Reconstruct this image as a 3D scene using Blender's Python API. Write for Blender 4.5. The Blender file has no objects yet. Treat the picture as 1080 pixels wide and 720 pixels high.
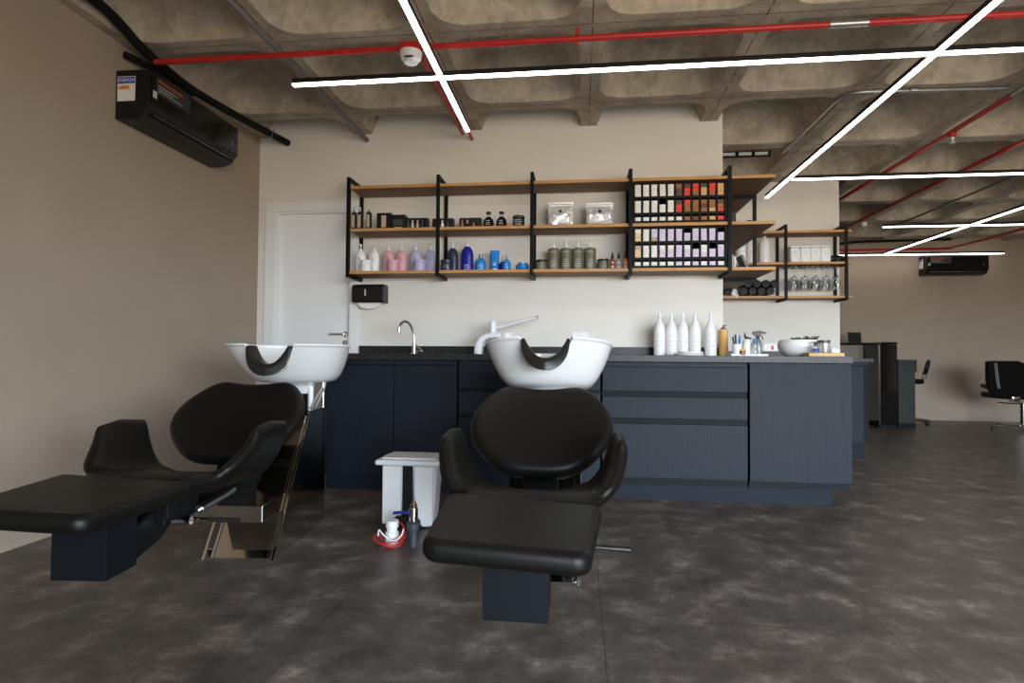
import bpy, bmesh, math, random
from mathutils import Vector, Matrix
random.seed(7)
C = bpy.context.scene.collection
PI = math.pi
EYE = 0.9
WY = 4.4            # main back wall
LX = -2.58          # left wall
FY = 9.3            # far wall
RZ = 2.65           # underside of the ceiling ribs

# ------------------------------------------------------------------ camera
YAW, PITCH, ROLL, FPX = 0.11612, 0.025625, 0.007315, 613.25
def _cam_rows():
    cy, sy = math.cos(YAW), math.sin(YAW); cp, sp = math.cos(PITCH), math.sin(PITCH); cr, sr = math.cos(ROLL), math.sin(ROLL)
    W = Matrix(((1,0,0),(0,0,-1),(0,1,0)))
    Ry = Matrix(((cy,0,sy),(0,1,0),(-sy,0,cy)))
    Rp = Matrix(((1,0,0),(0,cp,sp),(0,-sp,cp)))
    Rr = Matrix(((cr,-sr,0),(sr,cr,0),(0,0,1)))
    return Rr @ Rp @ Ry @ W
CM = _cam_rows()
def at(px, py, Y):
    """survey: the point at depth Y that the photograph shows at (px, py)"""
    d = CM.transposed() @ Vector(((px-540)/FPX, (py-360)/FPX, 1))
    return Vector((0,0,EYE)) + d*(Y/d.y)
def ax(px, Y, py=270): return at(px, py, Y).x
cam = bpy.data.cameras.new('camera'); co = bpy.data.objects.new('camera', cam); C.objects.link(co)
r, d, f = CM[0], CM[1], CM[2]
co.matrix_world = Matrix(((r[0], -d[0], -f[0], 0), (r[1], -d[1], -f[1], 0), (r[2], -d[2], -f[2], EYE), (0,0,0,1)))
cam.sensor_width = 36; cam.lens = FPX/1080*36; cam.clip_start = 0.05
bpy.context.scene.camera = co

# ------------------------------------------------------------------ materials
def srgb(r, g, b):
    f = lambda c: (c/255/12.92) if c/255 <= .04045 else ((c/255+.055)/1.055)**2.4
    return (f(r), f(g), f(b), 1)
def mat(name, col, rough=.5, metal=0, var=0, vscale=6, bump=0, bscale=200, spec=.5, trans=0, ior=1.45, stretch=None, emit=0, coat=0, detail=4):
    m = bpy.data.materials.new(name); m.use_nodes = True; nt = m.node_tree
    p = nt.nodes['Principled BSDF']
    p.inputs['Base Color'].default_value = col; p.inputs['Roughness'].default_value = rough; p.inputs['Metallic'].default_value = metal
    p.inputs['Specular IOR Level'].default_value = spec; p.inputs['Transmission Weight'].default_value = trans; p.inputs['IOR'].default_value = ior
    p.inputs['Coat Weight'].default_value = coat
    if emit:
        p.inputs['Emission Color'].default_value = col; p.inputs['Emission Strength'].default_value = emit
    if var or bump:
        tc = nt.nodes.new('ShaderNodeTexCoord'); mp = nt.nodes.new('ShaderNodeMapping')
        nt.links.new(tc.outputs['Object'], mp.inputs[0])
        if stretch: mp.inputs['Scale'].default_value = stretch
    if var:
        n = nt.nodes.new('ShaderNodeTexNoise'); n.inputs['Scale'].default_value = vscale; n.inputs['Detail'].default_value = detail
        nt.links.new(mp.outputs[0], n.inputs['Vector'])
        rp = nt.nodes.new('ShaderNodeValToRGB')
        c = col
        rp.color_ramp.elements[0].position = .3; rp.color_ramp.elements[1].position = .7
        rp.color_ramp.elements[0].color = (c[0]*(1-var), c[1]*(1-var), c[2]*(1-var), 1)
        rp.color_ramp.elements[1].color = (min(1,c[0]*(1+var)), min(1,c[1]*(1+var)), min(1,c[2]*(1+var)), 1)
        nt.links.new(n.outputs[0], rp.inputs[0]); nt.links.new(rp.outputs[0], p.inputs['Base Color'])
    if bump:
        n = nt.nodes.new('ShaderNodeTexNoise'); n.inputs['Scale'].default_value = bscale; n.inputs['Detail'].default_value = 3
        nt.links.new(mp.outputs[0], n.inputs['Vector'])
        b = nt.nodes.new('ShaderNodeBump'); b.inputs['Strength'].default_value = bump; b.inputs['Distance'].default_value = .004
        nt.links.new(n.outputs[0], b.inputs['Height']); nt.links.new(b.outputs[0], p.inputs['Normal'])
    return m
M = {}
M['wall_taupe'] = mat('wall_taupe', (.36,.292,.226,1), .85, var=.03, vscale=3, bump=.06, bscale=120)
M['wall_white'] = mat('wall_white', (.73,.695,.635,1), .8, var=.02, vscale=2, bump=.04, bscale=120)
M['door_white'] = mat('door_white', (.80,.80,.79,1), .45)
M['leather'] = mat('leather', (.0048,.0044,.0038,1), .42, bump=.12, bscale=420, spec=.27)
M['black_metal'] = mat('black_metal', (.005,.005,.005,1), .5, spec=.16)
M['block_metal'] = mat('block_metal', (.0045,.0058,.0075,1), .5, spec=.18)
M['mirror_steel'] = mat('mirror_steel', (.72,.69,.65,1), .05, metal=1)
M['chrome'] = mat('chrome', (.78,.77,.75,1), .10, metal=1)
M['steel'] = mat('steel', (.45,.44,.43,1), .28, metal=1)
M['porcelain'] = mat('porcelain', (.84,.84,.83,1), .16, coat=.3)
M['white_plastic'] = mat('white_plastic', (.80,.80,.80,1), .35)
M['white_matte'] = mat('white_matte', (.78,.77,.74,1), .6)
M['black_plastic'] = mat('black_plastic', (.008,.008,.008,1), .38, spec=.4)
M['gloss_black'] = mat('gloss_black', (.006,.006,.006,1), .06, coat=.5)
M['black_rubber'] = mat('black_rubber', (.012,.011,.010,1), .35)
M['wood_lit'] = mat('wood_lit', (.50,.245,.075,1), .5, var=.2, vscale=5, stretch=(1.2,14,14))  # same wood as the boards, light on the front edge put into the colour
M['wood'] = mat('wood', (.20,.112,.052,1), .6, var=.25, vscale=5, stretch=(1.2,14,14), bump=.05, bscale=30)  # board wood, darkened and greyed to carry the shade underneath
M['front'] = mat('front', (.0072,.0112,.0178,1), .5, spec=.24, var=.22, vscale=9, stretch=(14,14,.7), bump=.35, bscale=16)
M['plinth'] = mat('plinth', (.0075,.0118,.0188,1), .6, spec=.2)
M['carcass'] = mat('carcass', (.0045,.0055,.007,1), .6, spec=.2)
M['red_paint'] = mat('red_paint', (.42,.018,.014,1), .4, var=.12, vscale=9)
M['galv'] = mat('galv', (.36,.36,.35,1), .35, metal=.8)
M['grey_conduit'] = mat('grey_conduit', (.15,.145,.14,1), .5)
M['insul'] = mat('insul', (.008,.0075,.007,1), .8, spec=.2, bump=.3, bscale=60)
M['lamp_body'] = mat('lamp_body', (.010,.010,.010,1), .5, spec=.3)
M['lamp_on'] = mat('lamp_on', (1,.97,.92,1), .5, emit=9)
M['glass'] = mat('glass', (.95,.97,.97,1), .03, trans=1, ior=1.45)
M['clear'] = mat('clear', (.85,.87,.88,1), .08, trans=.85, ior=1.4)
M['wine_glass_bottle'] = mat('wine_glass_bottle', (.004,.0045,.004,1), .35, spec=.12)
M['paper'] = mat('paper', (.80,.79,.75,1), .8)
M['paper_grey'] = mat('paper_grey', (.5,.5,.49,1), .8)
M['ink'] = mat('ink', (.03,.03,.03,1), .6)
M['grey_hose'] = mat('grey_hose', (.22,.21,.20,1), .4)
M['foil'] = mat('foil', (.90,.895,.88,1), .34, metal=.5)
def colr(name, r, g, b, rough=.4, **k): M[name] = mat(name, srgb(r,g,b), rough, **k)
colr('pink', 214,160,170); colr('lilac', 176,176,206); colr('navy', 36,48,70, .3); colr('royal', 20,30,140, .3)
colr('azure', 20,125,205, .3); colr('olive', 104,102,82, .42); colr('olive_light', 150,150,130, .5)
colr('amber', 150,70,25, .2); colr('orange', 205,115,45, .3); colr('smoke', 70,68,66, .25)
colr('carton_white', 236,232,226, .7, var=.05, vscale=60); colr('carton_red', 222,62,42, .6); colr('carton_amber', 150,98,50, .6, var=.3, vscale=70)
colr('carton_brown', 92,66,44, .6, var=.35, vscale=70); colr('carton_tan', 214,168,104, .6); colr('carton_lilac', 216,204,226, .7, var=.07, vscale=60)
colr('carton_cream', 232,200,150, .6); colr('carton_beige', 188,165,140, .6)
colr('sticker_blue', 28,62,170, .5); colr('sticker_orange', 226,130,40, .5); colr('led_red', 165,66,44, .5)
colr('switch_red', 215,60,40, .4); colr('valve_blue', 28,40,130, .4); colr('valve_grey', 62,66,74, .5); colr('brass', 150,120,90, .3, metal=.9)
colr('wire_red', 190,40,30, .5); colr('leaf', 62,66,44, .6); colr('tray_wood', 205,165,115, .6, var=.15, vscale=8)
colr('stone', 116,108,96, .5, var=.08, vscale=4); colr('green_black', 30,33,31, .5); colr('copper', 176,110,66, .3, metal=.6)
colr('concrete_block', 150,140,125, .8)

# granite worktop
def granite():
    m = mat('granite', (.03,.03,.033,1), .36, spec=.3); nt = m.node_tree; p = nt.nodes['Principled BSDF']
    tc = nt.nodes.new('ShaderNodeTexCoord'); v = nt.nodes.new('ShaderNodeTexNoise'); v.inputs['Scale'].default_value = 160; v.inputs['Detail'].default_value = 5
    rp = nt.nodes.new('ShaderNodeValToRGB'); e = rp.color_ramp.elements
    e[0].position = .42; e[0].color = (.008,.008,.009,1); e[1].position = .72; e[1].color = (.055,.052,.05,1)
    nt.links.new(tc.outputs['Object'], v.inputs['Vector']); nt.links.new(v.outputs[0], rp.inputs[0]); nt.links.new(rp.outputs[0], p.inputs['Base Color'])
    return m
M['granite'] = granite()
def floor_mat():
    m = mat('vinyl_floor', (.06,.05,.045,1), .36, spec=.4); nt = m.node_tree; p = nt.nodes['Principled BSDF']; L = nt.links
    tc = nt.nodes.new('ShaderNodeTexCoord')
    def noise(scale, detail, rough=.6, dist=0):
        n = nt.nodes.new('ShaderNodeTexNoise'); n.inputs['Scale'].default_value = scale; n.inputs['Detail'].default_value = detail
        n.inputs['Roughness'].default_value = rough; n.inputs['Distortion'].default_value = dist
        L.new(tc.outputs['Object'], n.inputs['Vector']); return n
    a = noise(5.4, 10, .68, .1); rp = nt.nodes.new('ShaderNodeValToRGB'); e = rp.color_ramp.elements
    e[0].position = .32; e[0].color = (.052,.042,.0345,1); e[1].position = .76; e[1].color = (.48,.415,.355,1)
    x = e.new(.52); x.color = (.112,.090,.076,1); x2 = e.new(.62); x2.color = (.195,.162,.137,1)
    L.new(a.outputs[0], rp.inputs[0])
    b = noise(90, 4); mx = nt.nodes.new('ShaderNodeMix'); mx.data_type = 'RGBA'; mx.blend_type = 'OVERLAY'; mx.inputs[0].default_value = .4
    L.new(rp.outputs[0], mx.inputs[6]); L.new(b.outputs[0], mx.inputs[7])
    # joints between the tiles
    br = nt.nodes.new('ShaderNodeTexBrick'); br.inputs['Scale'].default_value = 1; br.offset = 0
    br.inputs['Brick Width'].default_value = .94; br.inputs['Row Height'].default_value = .94; br.inputs['Mortar Size'].default_value = .0016; br.inputs['Mortar Smooth'].default_value = 0
    mp = nt.nodes.new('ShaderNodeMapping'); mp.inputs['Location'].default_value = (-.08+.94*4, -.185+.94*4, 0)
    L.new(tc.outputs['Object'], mp.inputs[0]); L.new(mp.outputs[0], br.inputs['Vector'])
    mj = nt.nodes.new('ShaderNodeMix'); mj.data_type = 'RGBA'; mj.inputs[7].default_value = (.045,.037,.032,1)
    L.new(br.outputs['Fac'], mj.inputs[0]); L.new(mx.outputs[2], mj.inputs[6]); L.new(mj.outputs[2], p.inputs['Base Color'])
    rr = nt.nodes.new('ShaderNodeMapRange'); rr.inputs[3].default_value = .30; rr.inputs[4].default_value = .46
    L.new(a.outputs[0], rr.inputs[0]); L.new(rr.outputs[0], p.inputs['Roughness'])
    bp = nt.nodes.new('ShaderNodeBump'); bp.inputs['Strength'].default_value = .08; bp.inputs['Distance'].default_value = .004
    L.new(b.outputs[0], bp.inputs['Height']); L.new(bp.outputs[0], p.inputs['Normal'])
    return m
M['floor'] = floor_mat()
def concrete_mat():
    m = mat('raw_concrete', (.2,.18,.15,1), .85); nt = m.node_tree; p = nt.nodes['Principled BSDF']; L = nt.links
    tc = nt.nodes.new('ShaderNodeTexCoord')
    def noise(scale, detail, rough, dist=0, st=None):
        n = nt.nodes.new('ShaderNodeTexNoise'); n.inputs['Scale'].default_value = scale; n.inputs['Detail'].default_value = detail
        n.inputs['Roughness'].default_value = rough; n.inputs['Distortion'].default_value = dist
        if st:
            mp = nt.nodes.new('ShaderNodeMapping'); mp.inputs['Scale'].default_value = st
            L.new(tc.outputs['Object'], mp.inputs[0]); L.new(mp.outputs[0], n.inputs['Vector'])
        else: L.new(tc.outputs['Object'], n.inputs['Vector'])
        return n
    a = noise(4.2, 7, .66, .3); rp = nt.nodes.new('ShaderNodeValToRGB'); e = rp.color_ramp.elements
    e[0].position = .32; e[0].color = (.30,.255,.198,1); e[1].position = .70; e[1].color = (.55,.475,.375,1)
    L.new(a.outputs[0], rp.inputs[0])
    b = noise(14, 8, .7, .8, (1,1,.6)); rb = nt.nodes.new('ShaderNodeValToRGB'); e = rb.color_ramp.elements
    e[0].position = .34; e[0].color = (.30,.30,.30,1); e[1].position = .64; e[1].color = (.70,.70,.69,1)
    L.new(b.outputs[0], rb.inputs[0])
    mx = nt.nodes.new('ShaderNodeMix'); mx.data_type = 'RGBA'; mx.blend_type = 'OVERLAY'; mx.inputs[0].default_value = .42
    L.new(rp.outputs[0], mx.inputs[6]); L.new(rb.outputs[0], mx.inputs[7])
    # joints of the formwork down the middle of the ribs
    se = nt.nodes.new('ShaderNodeSeparateXYZ'); L.new(tc.outputs['Object'], se.inputs[0])
    def mth(op, a_, b_=None):
        q = nt.nodes.new('ShaderNodeMath'); q.operation = op
        for i_, v_ in enumerate((a_, b_)):
            if v_ is None: continue
            if isinstance(v_, (int, float)): q.inputs[i_].default_value = v_
            else: L.new(v_, q.inputs[i_])
        return q.outputs[0]
    def joint(out, off, pitch, wdt):
        fr = mth('PINGPONG', mth('ADD', out, -off+pitch*20), pitch/2)
        return mth('LESS_THAN', fr, wdt)
    low = mth('LESS_THAN', se.outputs[2], RZ+.003)
    jj = mth('MULTIPLY', mth('MAXIMUM', joint(se.outputs[0], .06, .88, .0035), joint(se.outputs[1], 4.0, .96, .003)), low)
    jj = mth('MULTIPLY', jj, mth('GREATER_THAN', b.outputs[0], .46))
    mj = nt.nodes.new('ShaderNodeMix'); mj.data_type = 'RGBA'; mj.inputs[7].default_value = (.09,.075,.06,1)
    L.new(jj, mj.inputs[0]); L.new(mx.outputs[2], mj.inputs[6]); L.new(mj.outputs[2], p.inputs['Base Color'])
    bp = nt.nodes.new('ShaderNodeBump'); bp.inputs['Strength'].default_value = .25; bp.inputs['Distance'].default_value = .01
    L.new(b.outputs[0], bp.inputs['Height']); L.new(bp.outputs[0], p.inputs['Normal'])
    return m
M['concrete'] = concrete_mat()

# ------------------------------------------------------------------ mesh helpers
def link(name, bm, m, parent=None, smooth=True, sharp=35, wn=True):
    bmesh.ops.recalc_face_normals(bm, faces=bm.faces)
    me = bpy.data.meshes.new(name); bm.to_mesh(me); bm.free()
    if isinstance(m, str): m = M[m]
    me.materials.append(m)
    if smooth:
        me.polygons.foreach_set('use_smooth', [True]*len(me.polygons))
        try: me.set_sharp_from_angle(angle=math.radians(sharp))
        except Exception: pass
    o = bpy.data.objects.new(name, me); C.objects.link(o)
    if smooth and wn:
        w = o.modifiers.new('weighted', 'WEIGHTED_NORMAL'); w.keep_sharp = True
    if parent: o.parent = parent
    return o
def B(): return bmesh.new()
def merge(bm, tmp):
    me = bpy.data.meshes.new('t'); tmp.to_mesh(me); tmp.free(); bm.from_mesh(me); bpy.data.meshes.remove(me)
def box(bm, x0, x1, y0, y1, z0, z1, bev=0, seg=2, mtx=None):
    t = B(); bmesh.ops.create_cube(t, size=1)
    for v in t.verts: v.co = Vector((x0+(v.co.x+.5)*(x1-x0), y0+(v.co.y+.5)*(y1-y0), z0+(v.co.z+.5)*(z1-z0)))
    if bev: bmesh.ops.bevel(t, geom=list(t.edges), offset=bev, segments=seg, affect='EDGES', profile=.5)
    if mtx is not None: bmesh.ops.transform(t, matrix=mtx, verts=t.verts)
    merge(bm, t); return bm
def prism(bm, pts, axis, a0, a1, bev=0):
    """extrude a polygon; axis 'x': pts=(y,z); 'y': pts=(x,z); 'z': pts=(x,y)"""
    t = B()
    def P(p, a): return {'x': (a,p[0],p[1]), 'y': (p[0],a,p[1]), 'z': (p[0],p[1],a)}[axis]
    lo = [t.verts.new(P(p,a0)) for p in pts]; hi = [t.verts.new(P(p,a1)) for p in pts]
    t.faces.new(lo); t.faces.new(hi[::-1]); n = len(pts)
    for i in range(n): t.faces.new((lo[i], hi[i], hi[(i+1)%n], lo[(i+1)%n]))
    bmesh.ops.recalc_face_normals(t, faces=t.faces)
    if bev: bmesh.ops.bevel(t, geom=list(t.edges), offset=bev, segments=2, affect='EDGES', profile=.5)
    merge(bm, t); return bm
def loft(bm, rings, cap0=True, cap1=True, closed=True):
    R = [[bm.verts.new(p) for p in ring] for ring in rings]
    for a, b in zip(R, R[1:]):
        n = len(a)
        for i in range(n if closed else n-1):
            j = (i+1) % n
            bm.faces.new((a[i], a[j], b[j], b[i]))
    if cap0: bm.faces.new(R[0][::-1])
    if cap1: bm.faces.new(R[-1])
    return bm
def lathe(bm, prof, c=(0,0,0), seg=20, sx=1, sy=1, cap0=True, cap1=True, mtx=None):
    rings = []
    for r, z in prof:
        ring = [Vector((r*sx*math.cos(2*PI*k/seg), r*sy*math.sin(2*PI*k/seg), z)) for k in range(seg)]
        if mtx is not None: ring = [mtx @ p for p in ring]
        rings.append([p+Vector(c) for p in ring])
    return loft(bm, rings, cap0, cap1)
def tube(bm, path, r, seg=10, smooth=0):
    P = [Vector(p) for p in path]
    for _ in range(smooth):
        Q = [P[0]]
        for a, b in zip(P, P[1:]): Q += [a.lerp(b,.25), a.lerp(b,.75)]
        P = Q + [P[-1]]
    rings = []; up = None
    for i, p in enumerate(P):
        t = (P[min(i+1,len(P)-1)] - P[max(i-1,0)]).normalized()
        if up is None: up = t.orthogonal().normalized()
        up = (up - t*up.dot(t)).normalized(); s = t.cross(up)
        rr = r[min(i,len(r)-1)] if isinstance(r,(list,tuple)) else r
        rings.append([p + (up*math.cos(2*PI*k/seg)+s*math.sin(2*PI*k/seg))*rr for k in range(seg)])
    return loft(bm, rings)
def bar(bm, a, b, w, h=None):
    """square tube between two points along an axis"""
    a, b = Vector(a), Vector(b); h = h or w; dd = b-a
    if abs(dd.z) >= max(abs(dd.x), abs(dd.y)): return box(bm, a.x-w/2,a.x+w/2,a.y-h/2,a.y+h/2,min(a.z,b.z),max(a.z,b.z))
    if abs(dd.x) >= abs(dd.y): return box(bm, min(a.x,b.x),max(a.x,b.x),a.y-w/2,a.y+w/2,a.z-h/2,a.z+h/2)
    return box(bm, a.x-w/2,a.x+w/2,min(a.y,b.y),max(a.y,b.y),a.z-h/2,a.z+h/2)
def text(name, s, size, m, parent, loc, rot, depth=.0006):
    cu = bpy.data.curves.new(name, 'FONT'); cu.body = s; cu.size = size; cu.align_x = 'CENTER'; cu.align_y = 'CENTER'; cu.extrude = depth
    tmp = bpy.data.objects.new(name, cu); C.objects.link(tmp)
    bpy.context.view_layer.update()
    me = bpy.data.meshes.new_from_object(tmp.evaluated_get(bpy.context.evaluated_depsgraph_get()))
    bpy.data.objects.remove(tmp); bpy.data.curves.remove(cu)
    me.name = name; me.materials.clear(); me.materials.append(M[m])
    o = bpy.data.objects.new(name, me); C.objects.link(o); o.parent = parent; o.location = loc; o.rotation_euler = rot
    return o
def tag(o, label, cat, group=None):
    o['label'] = label; o['category'] = cat
    if group: o['group'] = group
    return o
def thing(name, label, cat, loc=(0,0,0), rotz=0, group=None):
    o = bpy.data.objects.new(name, None); C.objects.link(o); o.empty_display_size = .05
    o.location = loc; o.rotation_euler = (0,0,rotz)
    return tag(o, label, cat, group)
def struct(name, bm, m, smooth=False, parent=None, label=None):
    o = link(name, bm, m, parent, smooth); o['kind'] = 'structure'
    if label: o['label'] = label
    return o
KIDS = {}
def kids(o): return [c for c in bpy.data.objects if c.parent == o]
def dup(root, loc, rotz=0, label=None, group=None, scale=None):
    r = root.copy(); C.objects.link(r); r.location = loc; r.rotation_euler = (0,0,rotz)
    if label: r['label'] = label
    if group: r['group'] = group
    if scale: r.scale = scale
    for ch in kids(root):
        c = ch.copy(); C.objects.link(c); c.parent = r
        for g in kids(ch):
            e = g.copy(); C.objects.link(e); e.parent = c
    return r
ORD = ['','first','second','third','fourth','fifth','sixth','seventh','eighth','ninth','tenth','eleventh']

# ------------------------------------------------------------------ room shell
RX, Y0 = 9.0, -2.6
b = B(); box(b, LX-.3, RX+.3, Y0-1.0, FY+.2, -.15, 0); struct('floor', b, 'floor', label='dark brown mottled vinyl tile floor')
b = B(); box(b, LX-.2, LX, Y0, FY+.2, 0, 3.0); struct('wall_left', b, 'wall_taupe', label='taupe painted wall on the left')
# main wall with a door opening
DX0, DX1, DZ = -2.43, -1.80, 2.045
b = B()
box(b, LX, DX0, WY, WY+.14, 0, 2.9); box(b, DX1, 1.04, WY, WY+.14, 0, 2.9); box(b, DX0, DX1, WY, WY+.14, DZ, 2.9)
struct('wall_back', b, 'wall_white', label='pale wall behind the shampoo area')
b = B(); box(b, .90, 1.04, WY+.14, 6.15, 0, 2.9); struct('wall_side', b, 'wall_white')
b = B(); box(b, 1.04, 2.52, 6.0, 6.15, 0, 2.9); struct('wall_recess', b, 'wall_white', label='pale wall behind the glass shelf')
b = B(); box(b, LX, RX, FY, FY+.2, 0, 2.95); struct('wall_far', b, 'wall_taupe', label='taupe wall at the far end of the salon')
b = B(); box(b, RX, RX+.2, Y0, FY+.2, 0, 3.0); struct('wall_right', b, 'wall_taupe')
# street front behind the photographer: a wide glazed opening between two wall ends
OX0, OX1, OZ = .5, 6.2, 2.3
b = B(); box(b, LX-.2, OX0, Y0-.2, Y0, 0, 3.0); box(b, OX1, RX+.2, Y0-.2, Y0, 0, 3.0); box(b, OX0, OX1, Y0-.2, Y0, OZ, 3.0); struct('wall_front', b, 'wall_white')
b = B()
for x in (OX0+.03, OX0+1.5, OX0+2.95, OX0+4.4, OX1-.03): box(b, x-.03, x+.03, Y0-.16, Y0-.08, .06, OZ-.06)
box(b, OX0, OX1, Y0-.16, Y0-.08, 0, .06); box(b, OX0, OX1, Y0-.16, Y0-.08, OZ-.06, OZ); struct('window_1', b, 'black_metal')
# door
dr = B(); box(dr, DX0+.004, DX1-.004, WY+.045, WY+.085, .006, DZ-.006, .003); do = struct('door_1', dr, 'door_white', True, label='plain white interior door beside the counter')
b = B()
for x0, x1, z0, z1 in ((DX0-.085,DX0,0,DZ+.0), (DX1,DX1+.07,0,DZ+.0), (DX0-.085,DX1+.07,DZ,DZ+.075)):
    box(b, x0, x1, WY-.016, WY-.0005, z0, z1, .004)
for x0, x1, z0, z1 in ((DX0,DX0+.012,0,DZ), (DX1-.012,DX1,0,DZ), (DX0+.012,DX1-.012,DZ-.012,DZ)):
    box(b, x0+.0006, x1-.0006, WY-.0005, WY+.044, z0, z1-.0006)
link('door_frame', b, 'door_white', do)
b = B(); hx = DX1-.055
lathe(b, [(.024,0),(.024,.006),(.010,.008),(.010,.04)], (hx,WY+.045,1.065), 16, mtx=Matrix.Rotation(PI/2,3,'X'))
tube(b, [(hx,WY+.006,1.065),(hx-.03,WY+.003,1.066),(hx-.115,WY+.004,1.067)], .0085)
h = link('door_handle', b, 'chrome', do); h['label'] = 'chrome lever handle'
b = B(); lathe(b, [(.022,0),(.022,.007),(.008,.008)], (hx,WY+.045,1.0), 16, mtx=Matrix.Rotation(PI/2,3,'X')); link('lock_plate', b, 'chrome', do)

# waffle slab ceiling
def ceiling():
    b = B(); px, py = .88, .96; ox, oy = .06, 4.0-.96*8
    hx, hy = px/2, py/2; r = .15; ax_, ay_ = hx-.062, hy-.062
    N = 48
    angs = []
    for k in range(N): angs.append(2*PI*k/N)
    ca = math.atan2(hy, hx)
    for q in (ca, PI-ca, PI+ca, 2*PI-ca): angs.append(q)
    angs = sorted(set(round(a,6) for a in angs))
    def rect(a):
        c, s = math.cos(a), math.sin(a); t = min(hx/abs(c) if abs(c)>1e-9 else 9, hy/abs(s) if abs(s)>1e-9 else 9); return c*t, s*t
    def rr(a, A, Bv, R):
        c, s = math.cos(a), math.sin(a); lo, hi = 0, 2
        for _ in range(30):
            m = (lo+hi)/2; x, y = abs(c*m), abs(s*m)
            qx, qy = x-(A-R), y-(Bv-R)
            dd = math.hypot(max(qx,0),max(qy,0)) + min(max(qx,qy),0) - R
            if dd > 0: hi = m
            else: lo = m
        return c*lo, s*lo
    H = .27
    prof = [(0,0),(.004,.014),(.012,.035),(.03,.085),(.055,.14),(.085,.185),(.125,.225),(.175,.25),(.24,.265)]
    base = []
    base.append([(*rect(a), 0) for a in angs])
    for ins, z in prof: base.append([(*rr(a, ax_-ins, ay_-ins, max(.05, r-ins*.35)), z) for a in angs])
    for i in range(-1, 11):
        for j in range(0, 15):
            cx, cy = ox+hx+px*(i-3), oy+hy+py*j
            if cx-hx < LX-.95 or cx-hx > RX or cy-hy > FY or cy-hy < Y0-.9: continue
            rings = [[(cx+x, cy+y, RZ+z) for x, y, z in ring] for ring in base]
            loft(b, rings, False, True)
    bmesh.ops.remove_doubles(b, verts=b.verts, dist=.0005)
    o = link('ceiling', b, 'concrete', None, True, 60, False); o['kind'] = 'structure'; o['label'] = 'raw concrete waffle slab ceiling'
    # normals must face down
    return o
ceiling()
b = B(); box(b, LX-.2, RX+.2, Y0, FY+.2, 2.96, 3.06); struct('trim_1', b, 'concrete')

# ------------------------------------------------------------------ ceiling services
def lamp(axis, c, a0, a1, z, label, gaps=(), cables=()):
    t = thing('linear_light', label, 'ceiling light', (c, (a0+a1)/2, z) if axis=='y' else ((a0+a1)/2, c, z), group='suspended linear lights')
    L = t.location.copy(); w = .0145
    segs = []; s = a0
    for g in sorted(gaps): segs.append((s, g-.0195)); s = g+.0195
    segs.append((s, a1))
    hb, db = B(), B()
    for s0, s1 in segs:
        if axis == 'y':
            box(hb, c-w-L.x, c+w-L.x, s0-L.y, s1-L.y, .006, .033); box(db, c-w+.001-L.x, c+w-.001-L.x, s0+.001-L.y, s1-.001-L.y, -.004, .006)
        else:
            box(hb, s0-L.x, s1-L.x, c-w-L.y, c+w-L.y, .006, .033); box(db, s0+.001-L.x, s1-.001-L.x, c-w+.001-L.y, c+w-.001-L.y, -.004, .006)
    link('housing', hb, 'lamp_body', t, False); link('diffuser', db, 'lamp_on', t, False)
    for q in cables:
        cb = B(); p = Vector((c,q,0)) if axis=='y' else Vector((q,c,0)); p -= Vector((L.x,L.y,0))
        tube(cb, [p+Vector((0,0,.032)), p+Vector((0,0,RZ-z+.012))], .0012, 6); lathe(cb, [(.008,RZ-z-.02),(.008,RZ-z+.012)], (p.x,p.y,0), 10)
        link('suspension_cable', cb, 'steel', t)
    return t
ZL = 2.43
lamp('x', 3.10, -1.625, 3.3, ZL, 'long lit strip light crossing above the two shampoo chairs, parallel to the shelves', cables=(-1.56,-.40,.309,1.03))
lamp('y', -.765, .4, 3.86, ZL, 'lit strip light ending at the wall beside the smoke detector', gaps=(3.10,))
lamp('y', 1.765, .4, 5.76, ZL, 'long lit strip light running back towards the corner of the wooden shelf', gaps=(3.10,))
lamp('x', 5.19, 1.80, 5.4, ZL, 'lit strip light starting from the long diagonal strip, in front of the glass shelf wall')
lamp('x', 7.16, 3.49, 6.6, ZL, 'short lit strip light high above the reception desk, second from the far wall')
lamp('y', 4.42, 4.0, 9.03, ZL, 'lit strip light running back to the far wall above the reception desk', gaps=(7.16,))
lamp('x', 9.09, 3.80, 6.05, ZL, 'lit strip light along the far wall above the black air conditioner')

def pipe(name, label, cat, path, r, m, smooth=0, group=None):
    b = B(); tube(b, path, r, 12, smooth); o = link(name, b, m); return tag(o, label, cat, group)
t = thing('sprinkler_pipe', 'red pipe running across the ceiling above the long front strip light', 'pipe', (0,3.0,2.553), group='red fire pipes')
b = B(); tube(b, [(-2.40,0,0),(8.99,0,0)], .0165, 12); link('pipe_run', b, 'red_paint', t)
b = B(); tube(b, [(1.22,0,0),(1.40,0,0)], .0195, 12); link('coupling', b, 'galv', t)
b = B(); tube(b, [(-.02,0,-.028),(-.02,0,.05)], .008, 8); box(b,-.03,-.01,-.02,.02,.014,.05); link('hanger', b, 'red_paint', t)
for x, y0, y1, lab in ((-.885, 3.06, 4.28, 'thin red pipe between smoke detector and wall, left of the strip light'), (-.832, 3.06, 4.385, 'thin red pipe reaching the wall just beyond the end of the strip light')):
    pipe('sprinkler_pipe', lab, 'pipe', [(x,y0,2.575),(x,y1,2.575)], .0125, 'red_paint', group='red fire pipes')
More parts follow.
